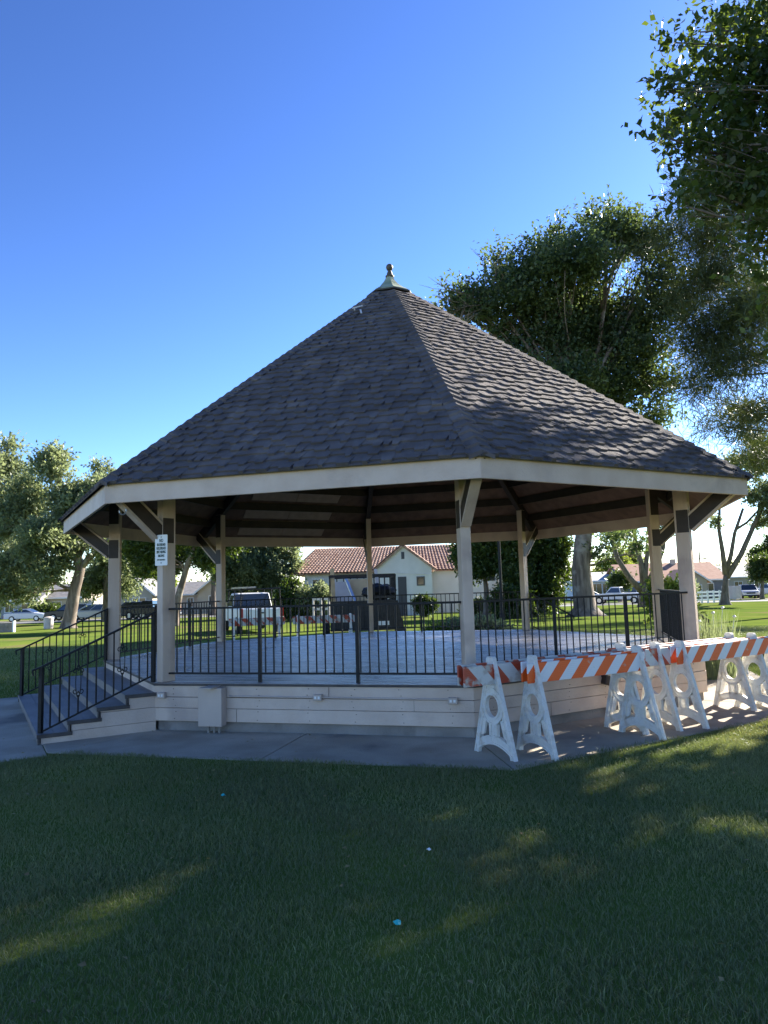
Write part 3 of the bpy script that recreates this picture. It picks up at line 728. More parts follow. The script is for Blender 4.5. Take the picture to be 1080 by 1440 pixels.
scrap('plywood_sheet', 'wide tan panel leaning inside the trailer', 'panel', MB().hexa([(-.3,.2,.9),(.8,.2,.9),(.8,.25,.9),(-.3,.25,.9)],[(-.6,.8,2.15),(.35,.8,2.15),(.35,.85,2.15),(-.6,.85,2.15)]), M('tan_panel',(.72,.50,.24),(.60,.41,.2),3,.6))
scrap('metal_sheet', 'grey flat sheet at the left inside the trailer', 'panel', MB().hexa([(-1.0,.1,.9),(-.2,.1,.9),(-.2,.15,.9),(-1.0,.15,.9)],[(-1.1,.6,2.05),(-.5,.6,2.05),(-.5,.65,2.05),(-1.1,.65,2.05)]), GREYP)
scrap('metal_channel', 'silver metal channel leaning across the trailer load', 'metal scrap', MB().beam((-.1,-.4,.9),(-.62,.3,2.15),.12,.05), RIM)
# bag
bm = bmesh.new(); bmesh.ops.create_icosphere(bm, subdivisions=4, radius=1)
from mathutils import noise
for v in bm.verts:
    n = noise.noise(v.co*2.2)*.22+noise.noise(v.co*6)*.1; v.co = v.co*(1+n); v.co.x *= .62; v.co.y *= .4; v.co.z *= .30
me = bpy.data.meshes.new('rubbish_bag'); bm.to_mesh(me); bm.free(); me.materials.append(M('bag_plastic',(.008,.008,.009),rough=.5,spec=.3))
me.polygons.foreach_set('use_smooth',[True]*len(me.polygons))
o = link('rubbish_bag', me); o.location = trl.location+Vector((.66,-.5,1.62)); tag(o,'bulging black rubbish bag on top of the trailer load','rubbish bag')
MB().build
# rear barricades between bandstand and truck
for n, (px0, px1, D) in enumerate(((322,404,21.6),(412,504,21.8))):
    a, b = W(px0, 880, D), W(px1, 880, D+.4); L = (b-a).length
    z = gz(a.x, a.y); ang = math.atan2(b.y-a.y, b.x-a.x)
    barricade(('red and white barricade in front of the white work truck','red and white barricade in front of the black trailer')[n], 0, L-.4, 0, -.15, L-.22, (OW, OW), ang, group='barricades behind the bandstand', bh=.22, loc=Vector((a.x+.15, a.y, z)))
# ------------------------------------------------------------------ houses
TILE = M('clay_tile', (.31,.16,.10), (.50,.33,.245), 3.5, .85, .3, 20, c3=(.16,.08,.06), s3=5)
def tile_plane(p0, p1, p2, p3, mat, name, parent, pitch=.30, rows=.38, amp=.06):
    """barrel-tile slope: p0-p1 eave, p3-p2 ridge"""
    p0, p1, p2, p3 = map(Vector, (p0, p1, p2, p3)); n = (p1-p0).cross(p3-p0).normalized()
    if n.z < 0: n = -n
    W_ = (p1-p0).length; Ls = (p3-p0).length; nu = max(4, int(W_/pitch*4)); nv = max(1, int(Ls/rows)); vs = []; fs = []
    for j in range(nv):
        for e in (0, 1):
            v = (j+e)/nv; h = .05*(1-e)
            for i in range(nu+1):
                u = i/nu; a = p0.lerp(p1, u); b = p3.lerp(p2, u); q = a.lerp(b, min(v+(.0 if e == 0 else .02), 1))
                vs.append(q+n*(h+amp*abs(math.sin(PI*i/4))+.01))
    st = nu+1
    for j in range(nv):
        for i in range(nu): a = 2*j*st+i; fs.append((a, a+1, a+1+st, a+st))
        if j:
            for i in range(nu): a = (2*j-1)*st+i; fs.append((a, a+1, a+1+st, a+st))
    mb = MB(); mb.v = [tuple(v) for v in vs]; mb.f = fs
    for i in range(1): mb.add([p0,p1,p2,p3,p0-n*.12,p1-n*.12,p2-n*.12,p3-n*.12], [(0,1,5,4),(1,2,6,5),(2,3,7,6),(3,0,4,7),(7,6,5,4)])
    return mb.build(name, mat, parent, fix=False)
def window(parent, c, ax, w, h, out, frame=WHT, bars=1):
    """c: centre on the wall, ax: unit along wall, out: outward normal"""
    c, ax, out = Vector(c), Vector(ax), Vector(out); up = Vector((0,0,1))
    g = MB(); q = [c+ax*sx*w/2+up*sz*h/2 for sx, sz in ((-1,-1),(1,-1),(1,1),(-1,1))]
    g.hexa([v+out*.01 for v in q],[v-out*.05 for v in q]); f = g.build('window', GLASS, parent)
    m = MB()
    for s in (-1, 1):
        m.beam(c+ax*s*w/2-up*(h/2+.04)+out*.02, c+ax*s*w/2+up*(h/2+.04)+out*.02, .08, .06, out)
        m.beam(c-ax*w/2+up*s*h/2+out*.022, c+ax*w/2+up*s*h/2+out*.022, .055, .08)
    for b in range(bars): x = -w/2+w*(b+1)/(bars+1); m.beam(c+ax*x-up*h/2+out*.018, c+ax*x+up*h/2+out*.018, .05, .04, out)
    m.build('window_frame', frame, f)
# main stucco house with clay tile roof
STUC = M('white_stucco', (.68,.66,.62), (.75,.73,.69), 1.0, .9, .3, 30); STUC2 = M('cream_stucco', (.50,.43,.32), (.56,.49,.38), 1.0, .9, .3, 30)
h0 = XG(567, 55); gb = h0.z
house = thing('stucco_house', 'white stucco house with red clay tile roof and pointed gable behind the bandstand', 'house', h0)
def L(px, py, D): return W(px, py, D)-h0
def WX(px, D): return W(px, 800, D).x-h0.x
xl, xr = WX(529, 55), WX(607, 55); zE = L(607,797,55).z; xc = WX(567,55); zA = L(567,767,55).z
yb = 6.0
mb = MB(); mb.hexa([(xl,0,-.3),(xr,0,-.3),(xr,yb,-.3),(xl,yb,-.3)],[(xl,0,zE),(xr,0,zE),(xr,yb,zE),(xl,yb,zE)])
mb.prism([(xl,zE),(xr,zE),(xc,zA)], lambda a,b:(a,.0,b), lambda a,b:(a,yb+3,b))
x0, x1 = WX(428, 61), WX(735, 61); zE2 = L(440,806,61).z
mb.box(x0, x1, yb, yb+8, -.4, zE2)
mb.build('wall', STUC, house)
dx = .35; sl = (zA-zE)/(xr-xc)
zo = .06
rf = link('roof', None, house)
tile_plane((xc, -.3, zA+zo),(xc, yb+4, zA+zo),(xr+dx, yb+4, zE-dx*sl+zo),(xr+dx, -.3, zE-dx*sl+zo), TILE, 'roof_slope', rf) if False else None
tile_plane((xr+dx, -.3, zE-dx*sl+zo),(xr+dx, yb+4, zE-dx*sl+zo),(xc, yb+4, zA+zo),(xc, -.3, zA+zo), TILE, 'roof_slope', rf)
tile_plane((xl-dx, yb+4, zE-dx*sl+zo),(xl-dx, -.3, zE-dx*sl+zo),(xc, -.3, zA+zo),(xc, yb+4, zA+zo), TILE, 'roof_slope', rf)
zR2 = L(480,771,65).z
xa, xb_ = WX(407,60.5), x1+.6; hipx = 1.45
tile_plane((xa, yb-.5, zE2-.05),(xb_, yb-.5, zE2-.05),(xb_-hipx, yb+4, zR2),(xa+hipx*1.3, yb+4, zR2), TILE, 'roof_slope', rf)
tile_plane((xb_, yb+8.5, zE2-.05),(xa, yb+8.5, zE2-.05),(xa+hipx*1.3, yb+4, zR2),(xb_-hipx, yb+4, zR2), TILE, 'roof_slope', rf)
tile_plane((xa, yb+8.5, zE2-.05),(xa, yb-.5, zE2-.05),(xa+hipx*1.3, yb+4-.01, zR2),(xa+hipx*1.3, yb+4.01, zR2), TILE, 'roof_slope', rf)
OUT = (0,-1,0); AX = (1,0,0)
DKB = M('dark_door', (.06,.06,.065), rough=.5)
window(house, (WX(591,55), 0, L(591,817,55).z), AX, .55, .62, OUT, DKB, 0)
MB().box(WX(564,55)+.0, WX(569.5,55), -.03, .02, L(0,779,55).z-.1*0, L(567,773,55).z).build('gable_vent', DKB, house) if False else MB().box(xc-.12, xc+.12, -.03, .02, zA-1.05, zA-.50).build('gable_vent', DKB, house)
MB().box(WX(559,55), WX(571,55), -.03, .05, -.1, L(565,811,55).z).build('door', DKB, house)
mb = MB(); mb.tube([(WX(530,55),-.03,L(530,805,55).z*1.0),(xr,-.03,L(606,808,55).z)], .03, 6); mb.build('eave_pipe', STUC, house)
window(house, (WX(447,61), yb, L(447,822,61).z), AX, 1.0, .9, OUT, WHT, 1); window(house, (WX(690,61), yb, L(690,811,61).z), AX, .6, .6, OUT, DKB, 0)
mb = MB(); a = Vector((WX(672,60.4), yb-.7, .1)); b = Vector((WX(702,60.4), yb-.7, 2.6))
for s in (0, .5): mb.beam(a+Vector((0,s,0)), b+Vector((0,s,0)), .06, .14)
for j in range(9): q = a.lerp(b, (j+.5)/9); mb.box(q.x-.15, q.x+.15, q.y, q.y+.5, q.z+.05, q.z+.09)
mb.build('outside_stair', GREYP, house)
def simple_house(label, px0, px1, D, wallc, roofc, wall_h=2.7, rise=1.6, depth=9, gable='x', rz=0, wins=(), over=.5, door=None, garage=None, chimney=False):
    a, b = W(px0, 845, D).x, W(px1, 845, D).x; g = gz((a+b)/2, D); w = b-a
    o = thing('house', label, 'house', ((a+b)/2, D, g), rz, 'houses across the street')
    mb = MB(); mb.box(-w/2, w/2, 0, depth, -.5, wall_h)
    if gable == 'y': mb.prism([(-w/2, wall_h),(w/2, wall_h),(0, wall_h+rise)], lambda p,q:(p,0,q), lambda p,q:(p,depth,q))
    else: mb.prism([(0, wall_h),(depth, wall_h),(depth/2, wall_h+rise)], lambda p,q:(-w/2,p,q), lambda p,q:(w/2,p,q))
    mb.build('wall', wallc, o)
    mb = MB(); t = .14
    if gable == 'y':
        s = rise/(w/2)
        for q in (-1, 1):
            e = (q*(w/2+over), wall_h-over*s)
            mb.hexa([(e[0],-over,e[1]),(0,-over,wall_h+rise),(0,depth+over,wall_h+rise),(e[0],depth+over,e[1])],[(e[0],-over,e[1]+t),(0,-over,wall_h+rise+t),(0,depth+over,wall_h+rise+t),(e[0],depth+over,e[1]+t)])
    else:
        s = rise/(depth/2)
        for q in (0, 1):
            y = -over if q == 0 else depth+over
            mb.hexa([(-w/2-over,y,wall_h-over*s),(w/2+over,y,wall_h-over*s),(w/2+over,depth/2,wall_h+rise),(-w/2-over,depth/2,wall_h+rise)],[(-w/2-over,y,wall_h-over*s+t),(w/2+over,y,wall_h-over*s+t),(w/2+over,depth/2,wall_h+rise+t),(-w/2-over,depth/2,wall_h+rise+t)])
    rf = mb.build('roof', roofc, o)
    if chimney: MB().box(w*.1,w*.1+.7,depth*.45,depth*.45+.6,wall_h+rise*.4,wall_h+rise+.7).build('chimney', STUC2, rf)
    mb = MB()
    if gable == 'y':
        for q in (-1, 1):
            e = (q*(w/2+over), wall_h-over*rise/(w/2)); mb.beam((e[0],-over-.02,e[1]+.05),(0,-over-.02,wall_h+rise+.05),.04,.2)
    else: mb.beam((-w/2-over,-over-.02,wall_h-over*rise/(depth/2)+.05),(w/2+over,-over-.02,wall_h-over*rise/(depth/2)+.05),.04,.2)
    mb.build('eave_board', WHT, rf)
    for (fx, z, ww, hh, bars) in wins: window(o, (fx*w/2, 0, z), AX, ww, hh, OUT, WHT, bars)
    if door is not None: MB().box(door*w/2-.45, door*w/2+.45, -.05, .03, 0, 2.05).build('door', DKB, o)
    if garage is not None: MB().box(garage*w/2-1.3, garage*w/2+1.3, -.04, .03, 0, 2.1).build('garage_door', WHT, o)
    return o
ROOFG = M('grey_roof', (.16,.155,.15), (.24,.23,.22), 2, .9, .3, 20); ROOFB = M('brown_roof', (.34,.17,.10), (.42,.23,.15), 2, .9, .4, 12); ROOFL = M('pale_roof', (.42,.41,.39), (.52,.51,.49), 1, .8, .3, 10)
WGREY = M('grey_siding', (.30,.29,.27), (.35,.34,.32), 1, .8); WTAN = M('tan_siding', (.42,.36,.28), (.47,.41,.32), 1, .8); WPINK = M('pink_siding', (.52,.38,.29), (.56,.42,.33), 1, .8)
WBLUE = M('slate_siding', (.12,.14,.18), (.16,.18,.22), 1, .8); WWHT = M('white_siding', (.66,.68,.70), (.72,.74,.76), 1, .8)
simple_house('grey bungalow with porch at the far left edge', 2, 50, 100, WGREY, ROOFG, 2.6, 1.5, 9, 'x', R(4), ((-.5,1.5,1.2,1.2,1),(.35,1.5,.9,1.1,0)), door=.7)
simple_house('pale low house behind the leaning pale trunk', 60, 118, 104, STUC2, ROOFG, 2.8, 1.8, 10, 'x', R(4), ((-.3,1.6,1.3,1.1,1),(.5,1.6,1.3,1.1,1)), chimney=True)
simple_house('beige gabled bungalow with twin windows left of the signposted post', 166, 214, 98, WTAN, ROOFG, 3.0, 2.0, 9, 'y', R(3), ((.05,1.75,.95,1.25,0),(.42,1.75,.95,1.25,0)))
simple_house('pink walled bungalow with a low gable right of the signposted post', 246, 282, 94, WPINK, ROOFG, 2.7, 1.5, 9, 'x', R(2), ((.2,1.55,.8,1.2,1),))
simple_house('tan gabled house end with two dark windows beside the pink bungalow', 278, 330, 92, WTAN, ROOFG, 2.9, 1.9, 9, 'y', R(2), ((-.2,1.7,.9,1.2,0),(.15,1.7,.9,1.2,0)))
simple_house('white clapboard house with pale roof right of the big grey trunk', 812, 887, 108, WWHT, ROOFL, 2.9, 1.2, 10, 'x', R(-4), ((-.25,1.6,1.6,1.7,1),(.1,1.6,1.0,1.7,1),(.7,1.6,.7,1.4,0)))
simple_house('long brown roofed ranch house with slate blue walls behind the rail fence', 884, 1020, 102, WBLUE, ROOFB, 2.7, 2.4, 12, 'x', R(-3), ((-.7,1.5,1.5,1.1,1),(.65,1.5,1.6,1.1,1)), chimney=True)
simple_house('small brown gable wing jutting out from the ranch house', 952, 996, 97, WTAN, ROOFB, 2.5, 1.5, 6, 'y', R(-3), ((.4,1.4,1.0,1.0,1),))
simple_house('pale flat house with light shake roof at the far right edge', 1018, 1110, 125, WTAN, ROOFL, 2.9, 2.0, 12, 'x', R(-3), ((-.5,1.5,1.4,1.1,1),(.1,1.5,1.4,1.1,1)))
# fences, walls, street furniture
def fence_rail(label, px0, px1, D0, D1, h, n, rails, mat, pick=None, name='rail_fence'):
    a, b = XG(px0, D0), XG(px1, D1); o = thing(name, label, 'fence', a)
    for j in range(n+1):
        p = a.lerp(b, j/n)-a; MB().beam(p, p+Vector((0,0,h)), .14, .14, (1,0,0)).build('post', mat, o)
    for z in rails: MB().beam(Vector((0,-.02,z)), (b-a)+Vector((0,-.02,z)), .05, .16).build('rail', mat, o)
    if pick:
        mb = MB(); m = int((b-a).length/.16)
        for j in range(m): p = (b-a)*(j/m); mb.box(p.x, p.x+.13, p.y-.08, p.y-.055, .05, h-.05)
        tag(mb.build('boards', mat, o), kind='stuff')
fence_rail('white three-rail fence in front of the ranch house', 978, 1020, 70, 74, 1.25, 5, (.35,.72,1.08), WHT)
fence_rail('weathered grey board fence between the thin trunk and the pale suv', 1017, 1042, 86, 88, 1.7, 3, (.4,1.4), GREYP, True, 'board_fence')
fence_rail('chain gate of grey pipe standing left of the trailer', 440, 462, 47, 47, 1.5, 2, (.1,.8,1.45), GREYP, name='pipe_gate')
BLOCK = M('concrete_block', (.24,.19,.15), (.32,.26,.21), 4, .9, .5, 20)
bw = thing('block_wall', 'low tan concrete block wall at the left edge of the lawn', 'wall', XG(0, 46))
mb = MB()
for r in range(3):
    x = -4.0-(r % 2)*.2
    while x < .85: mb.box(x, min(x+.39,.9), -.1, .1, .205*r, .205*r+.195); x += .40
mb.build('blocks', BLOCK, bw); MB().box(.9,1.0,-.12,.12,0,.72).build('end_post', WHT, bw)
tb = XG(69, 50); can = thing('litter_bin', 'squat grey litter bin beside the pale leaning trunk', 'bin', tb)
MB().lathe([(.28,0),(.31,.05),(.33,.68),(.35,.70),(.35,.74)],14).build('body', GREYP, can); MB().lathe([(.34,.745),(.30,.80),(.12,.86)],14).build('lid', GREYP, can)
lp = thing('lamp_post', 'tall dark park lamp post right of the front corner post', 'lamp post', XG(705, 40))
MB().lathe([(.16,0),(.16,.25),(.09,.35),(.075,4.9),(.06,4.95)],12).build('pole', IRON, lp)
MB().lathe([(.10,4.95),(.20,5.1),(.24,5.55),(.18,5.6)],10).build('lantern', M('frosted_glass',(.7,.7,.66),rough=.4), lp); MB().lathe([(.28,5.6),(.20,5.75),(.03,5.9)],10).build('lantern_cap', IRON, lp)
up = XG(988, 120); pole = thing('utility_pole', 'wooden utility pole with crossarm above the ranch house', 'utility pole', up)
hz = W(988, 776, 120).z-up.z
MB().lathe([(.17,0),(.11,hz)],10).build('pole', BARK, pole); MB().box(-1.2,1.2,-.07,.05,hz-1.25,hz-1.1).build('crossarm', BARK, pole)
mb = MB()
for x, z in ((-1.1,-1.05),(1.1,-1.05),(0,-.1)):
    a = Vector((x,0,hz+z)); b = Vector((x+70,6,hz+z-1.5)); mb.tube([a.lerp(b,t/12)-Vector((0,0,4*1.6*(t/12)*(1-t/12))) for t in range(13)], .025, 4)
    b = Vector((x-60,10,hz+z)); mb.tube([a.lerp(b,t/12)-Vector((0,0,4*1.6*(t/12)*(1-t/12))) for t in range(13)], .025, 4)
mb.build('wires', IRON, pole)
# ------------------------------------------------------------------ vegetation
def unit(v): return v/np.maximum(np.linalg.norm(v, axis=-1, keepdims=True), 1e-9)
def foliage(clumps, ntw, nleaf, twl, size, bias=(0,0,.3), asp=.55, shell=.5, droop=0., jit=.5):
    """clumps: (x,y,z,rx,ry,rz); twigs spread in each clump, leaves along every twig -> (n,4,3) diamonds"""
    C = np.array(clumps, float); vol = C[:,3]*C[:,4]*C[:,5]; pr = vol**.72; pr /= pr.sum()
    k = rng.choice(len(C), ntw, p=pr); d = unit(rng.normal(size=(ntw,3))); rad = rng.random(ntw)**shell
    lump = 1+.35*np.sin(d[:,0]*5+k*1.7)*np.sin(d[:,1]*4+k)*np.cos(d[:,2]*6+k*.6)
    p = C[k,:3]+d*C[k,3:]*(rad*lump)[:,None]
    td = unit(d*.9+rng.normal(size=(ntw,3))*jit+np.array(bias))
    t = (np.arange(nleaf)+.5)/nleaf
    P = p[:,None,:]+td[:,None,:]*(t[None,:,None]*twl*(.6+.8*rng.random((ntw,1,1))))
    P[...,2] -= droop*t[None,:]**2*twl
    ld = unit(td[:,None,:]*.5+rng.normal(size=(ntw,nleaf,3))*.8); 
    P = P.reshape(-1,3); ld = ld.reshape(-1,3)
    nrm_ = unit(rng.normal(size=ld.shape)*.7+np.array((0,0,.8))); sd = unit(np.cross(ld, nrm_)); nn = unit(np.cross(sd, ld))
    s = size*(.6+.8*rng.random((len(P),1)))
    a = P; b = P+ld*s*.45+sd*s*asp*.5+nn*s*.10; c = P+ld*s; e = P+ld*s*.45-sd*s*asp*.5+nn*s*.10
    return np.stack([a,b,c,e], 1)
def limb(mb, a, b, r0, r1, wob=.08, n=7, seg=8):
    a = Vector(a); b = Vector(b); L_ = (b-a).length; pts = []; off = Vector((random.uniform(-1,1),random.uniform(-1,1),random.uniform(-.3,.6)))*wob*L_
    for i in range(n+1):
        t = i/n; pts.append(a.lerp(b, t)+off*math.sin(PI*t)+Vector((random.uniform(-1,1),random.uniform(-1,1),random.uniform(-1,1)))*wob*.12*L_*(0 if i in (0, n) else 1))
    mb.tube(pts, [r0+(r1-r0)*(i/n)**.8 for i in range(n+1)], seg); return pts
def tree(name, label, cat, base, clumps, trunk, leafm, ntw, nleaf=7, twl=.8, size=.22, barkm=BARK, r0=.35, group='trees around the park lawn', twigs=40, seed=0, bare=0, split=7, limbs=True, flare=1.75, **kw):
    """trunk: list of world points from the base up; limbs grow from its top half to the clumps"""
    random.seed(seed); o = thing(name, label, cat, base, 0, group); B = Vector(base)
    T = [Vector(p)-B for p in trunk]; mb = MB(); n = len(T)
    fine = [T[0]+Vector((0,0,-.15))]; rad = [r0*flare]
    fine.append(T[0]+Vector((0,0,.12))); rad.append(r0*(.5+flare*.5))
    fine.append(T[0].lerp(T[1], .12)+Vector((0,0,.2))); rad.append(r0*1.08)
    for i in range(1, n): fine.append(T[i]); rad.append(r0*(1-.55*i/(n-1)))
    if n == 2: fine.insert(3, T[0].lerp(T[1], .5)); rad.insert(3, r0*.8)
    mb.tube(fine, rad, 14)
    cl = [(c[0]-B.x, c[1]-B.y, c[2]-B.z, *c[3:]) for c in clumps]
    sub = []
    for c in cl:
        for q in range(split):
            d = unit(rng.normal(size=3))*(.35+.6*random.random()); f = random.uniform(.22, .46)
            sub.append((c[0]+d[0]*c[3], c[1]+d[1]*c[4], c[2]+d[2]*c[5], c[3]*f, c[4]*f, c[5]*f*.8))
    for c in (cl if limbs else []):
        cv = Vector(c[:3]); cand = [p for p in T[1:]]
        st = min(cand, key=lambda p: (p-cv).length+max(0, p.z-cv.z)*2)
        rr = max(.03, r0*.34*min(1, c[3]/1.5)); pts = limb(mb, st, cv, rr, rr*.35, .10)
        for q in range(int(twigs*.2)):
            s = pts[random.randint(3, len(pts)-1)]; d = Vector(unit(rng.normal(size=3)))
            limb(mb, s, cv+Vector((d.x*c[3]*.85, d.y*c[4]*.85, d.z*c[5]*.85)), rr*.3, rr*.08, .08, 4, 5)
    for q in range(bare):
        c = cl[0]; cv = Vector(c[:3]); d = Vector(unit(rng.normal(size=3)+np.array((-1.2,0,.5)))); e = cv+Vector((d.x*c[3]*1.7, d.y*c[4]*1.2, d.z*c[5]*1.7))
        pts = limb(mb, cv, e, .05, .012, .08, 5, 4)
        for w in range(5):
            s = pts[random.randint(2,5)]; limb(mb, s, s+Vector((random.uniform(-1,.4),random.uniform(-.5,.5),random.uniform(-.1,1)))*c[3]*.45, .02, .007, .08, 3, 4)
    mb.build('trunk', barkm, o, smooth=True, fix=False)
    quads('crown', foliage(sub if split else cl, ntw, nleaf, twl, size, **kw), leafm, o)
    return o
def CL(lst, D, sp=1.0):     # (px,py,r[,dD]) -> world clumps
    out = []
    for c in lst:
        d = D+(c[3] if len(c) > 3 else random.uniform(-1, 1)*c[2]*D/F_*.8); p = W(c[0], c[1], d); r = c[2]*d/F_
        out.append((p.x, p.y, p.z, r, r*sp, r*.85))
    return out
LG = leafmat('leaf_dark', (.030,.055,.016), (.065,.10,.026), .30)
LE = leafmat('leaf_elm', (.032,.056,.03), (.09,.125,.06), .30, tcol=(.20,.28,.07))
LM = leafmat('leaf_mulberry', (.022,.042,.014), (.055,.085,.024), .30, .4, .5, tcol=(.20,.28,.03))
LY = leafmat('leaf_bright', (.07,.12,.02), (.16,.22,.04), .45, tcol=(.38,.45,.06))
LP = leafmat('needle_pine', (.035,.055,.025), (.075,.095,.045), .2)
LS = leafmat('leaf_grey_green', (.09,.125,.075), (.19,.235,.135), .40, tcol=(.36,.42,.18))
def forks(o, D, lines, mat):
    mb = MB(); B = o.location
    for pts, r0, r1 in lines:
        P = [W(x, y, D)-B for x, y in pts]; n = len(P); mb.tube(P, [r0+(r1-r0)*i/(n-1) for i in range(n)], 9)
    mb.build('branches', mat, o, fix=False, smooth=True)
random.seed(3)
# big tree behind the right slope of the roof
b = XG(822, 43)
tree('elm_tree', 'huge grey trunked tree with dense dark crown rising behind the roof', 'tree', b,
     CL([(690,430,52),(650,440,32),(720,400,36),(735,470,55),(775,350,38),(800,400,62),(850,345,36),(880,350,50),(905,345,26),(930,380,30),(850,450,70),(910,450,48),(800,500,60),(870,520,55),(905,545,42),(750,420,45),(940,430,25),(860,590,35),(920,590,22),(835,318,20),(700,365,18),(760,560,60),(815,500,40),(825,550,36),(780,480,38),(840,780,14),(860,762,16),(890,775,14),(700,520,45)],43),
     [b, W(817,800,43), W(822,740,43), W(818,690,43), W(814,640,43), W(812,600,43)], LE, 11500, 9, 1.5, .25, BARKP, .62, bias=(.55,0,.8), bare=26, seed=4, jit=.25, flare=2.4)
# pine, right
b = XG(1150, 38)
pc = []
for i in range(22):
    a = random.uniform(0, 2*PI); h = random.uniform(8, 25); r = (1-((h-15)/15)**2)*.5+.5; rad = random.uniform(2.6, 6.8)*r
    pc.append((b.x+math.cos(a)*rad, b.y+math.sin(a)*rad, h, 1.8, 1.8, .6))
for (px, py, rr) in ((1000,330,40),(1015,380,52),(985,400,36),(1010,450,52),(978,480,32),(1040,500,60),(990,530,45),(1050,570,55),(1020,600,40),(975,550,26),(1040,300,40),(1065,430,55),(1000,290,30)):
    p = W(px, py, 37.5); q = rr*37.5/F_; pc.append((p.x, p.y, p.z, q, q, q*.42))
tree('pine_tree', 'tall airy pine with drooping needle branches beyond the right eave', 'tree', b, pc,
     [b]+[Vector((b.x+random.uniform(-.2,.2), b.y, z)) for z in (5,9,13,17,21,25)], LP, 8500, 8, 1.3, .62, BARK, .26, asp=.06, bias=(-.15,0,-.25), droop=.35, seed=5, twigs=10, shell=.6)
# near broadleaf tree overhanging the top right corner
b = Vector((9.6, 10.6, 0)); nc = []
for (px, py, r, D) in ((975,150,42,10),(1010,95,45,10),(1050,60,48,10),(1080,130,60,10),(1000,200,50,9.6),(1050,210,60,10),(960,215,30,9.5),(935,130,22,9.6),(930,190,16,9.4),(985,265,32,9.5),(1040,290,50,9.8),(1080,260,60,10),(1070,340,40,9.5),(1090,400,30,9.4),(1075,20,45,10.4),(1030,25,26,10.2),(985,45,20,10.2),(950,60,18,10),(1100,470,22,9.4),(1120,200,80,10.4),(1130,330,70,10.4),(965,290,16,9.3)):
    p = W(px, py, D); q = r*D/F_; nc.append((p.x, p.y, p.z, q, q*1.3, q))
near_vis = len(nc)
for i in range(46):
    a = random.uniform(0, 2*PI); el = random.uniform(-.6, 1.2); rad = random.uniform(1.6, 3.9)
    x, y, z = b.x+math.cos(a)*rad*math.cos(el), b.y+math.sin(a)*rad*math.cos(el), 8.2+rad*math.sin(el)*.9
    if (x-1.0)/y > .56: nc.append((x, y, z, 1.0, 1.0, .85))
tree('broadleaf_tree', 'near broadleaf tree whose backlit leaves hang into the top right corner', 'tree', b, nc,
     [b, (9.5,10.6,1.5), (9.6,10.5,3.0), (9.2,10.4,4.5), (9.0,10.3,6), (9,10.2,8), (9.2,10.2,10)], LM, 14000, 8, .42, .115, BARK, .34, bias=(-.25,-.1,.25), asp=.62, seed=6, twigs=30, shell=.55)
# unseen trees added past the right edge to shade the foreground lawn
def blob_tree(label, x, y, H, rad, lm, seed, n=26, ntw=5200, size=.26, zlo=3.5, grp='trees around the park lawn', nm='shade_tree'):
    random.seed(seed); b = Vector((x, y, gz(x, y))); cl = []
    for i in range(n):
        a = random.uniform(0, 2*PI); h = random.uniform(0, 1); r = rad*math.sqrt(random.random())*(math.sin(PI*(.12+.8*h)))
        cl.append((x+math.cos(a)*r, y+math.sin(a)*r, b.z+zlo+(H-zlo)*h, rad*.30, rad*.30, rad*.24))
    return tree(nm, label, 'tree', b, cl, [b]+[b+Vector((random.uniform(-.2,.2),random.uniform(-.2,.2),H*t)) for t in (.2,.35,.5,.65,.8)], lm, ntw, 7, .7, size, BARK, rad*.07, group=grp, seed=seed, twigs=10)
blob_tree('broad unseen tree added for shade out past the right edge of the picture', 14.5, 7.0, 12.5, 4.0, LG, 11)
blob_tree('leafy unseen tree added for shade just beyond the near overhanging tree', 14.0, 12.7, 11.5, 3.0, LG, 13, n=26, ntw=2700, zlo=3.2)
blob_tree('tall stemmed unseen tree with a high crown, added for shade out past the right edge', 13.1, 16.7, 12.3, 2.6, LG, 12, n=13, ntw=620, zlo=8.6)
# left trees
random.seed(9)
b = XG(97, 50)
tree('park_tree', 'tree with thick pale leaning trunk and a narrow topmost tuft left of the bandstand', 'tree', b,
     CL([(78,640,20),(82,668,20),(66,655,14),(50,700,30),(90,715,32),(120,700,28),(30,740,34),(70,760,38),(110,745,30),(20,790,30),(60,810,30),(135,690,22),(40,835,16),(95,790,18),(150,770,16),(10,830,20)],50),
     [b, W(105,830,50), W(113,800,50), W(104,765,50), W(97,735,50), W(85,690,50), W(80,655,50)], LS, 6800, 7, .9, .26, BARKP, .42, seed=21)
o = [x for x in COL.objects if x.name.startswith('park_tree')][-1]
forks(o, 50, [([(112,803),(124,785),(138,772),(156,756),(170,740)],.24,.10), ([(108,790),(120,765),(128,740),(135,700)],.18,.07), ([(100,770),(112,757),(122,748)],.12,.06)], BARKP)
b = XG(-25, 58)
tree('park_tree', 'dark green crown filling the far left edge above the block wall', 'tree', b,
     CL([(5,650,30),(-20,690,55),(20,700,35),(0,750,50),(-30,800,50),(10,800,40),(25,660,20),(-60,720,60),(15,625,14),(30,760,30),(5,835,24)],58),
     [b, W(-25,830,58), W(-22,780,58), W(-15,720,58), W(-5,670,58)], LS, 5200, 7, .9, .28, BARK, .42, seed=22)
b = XG(150, 66)
tree('park_tree', 'lower leafy crown peeking over the left end of the eave', 'tree', b,
     CL([(150,668,20),(165,690,24),(135,700,26),(115,760,30),(150,740,40),(140,800,28),(165,780,30),(120,820,22),(170,825,22),(190,790,24)],66),
     [b, W(150,830,66), W(152,790,66), W(150,740,66), W(150,700,66)], LS, 4600, 7, .9, .30, BARK, .35, seed=23)
b = XG(245, 47)
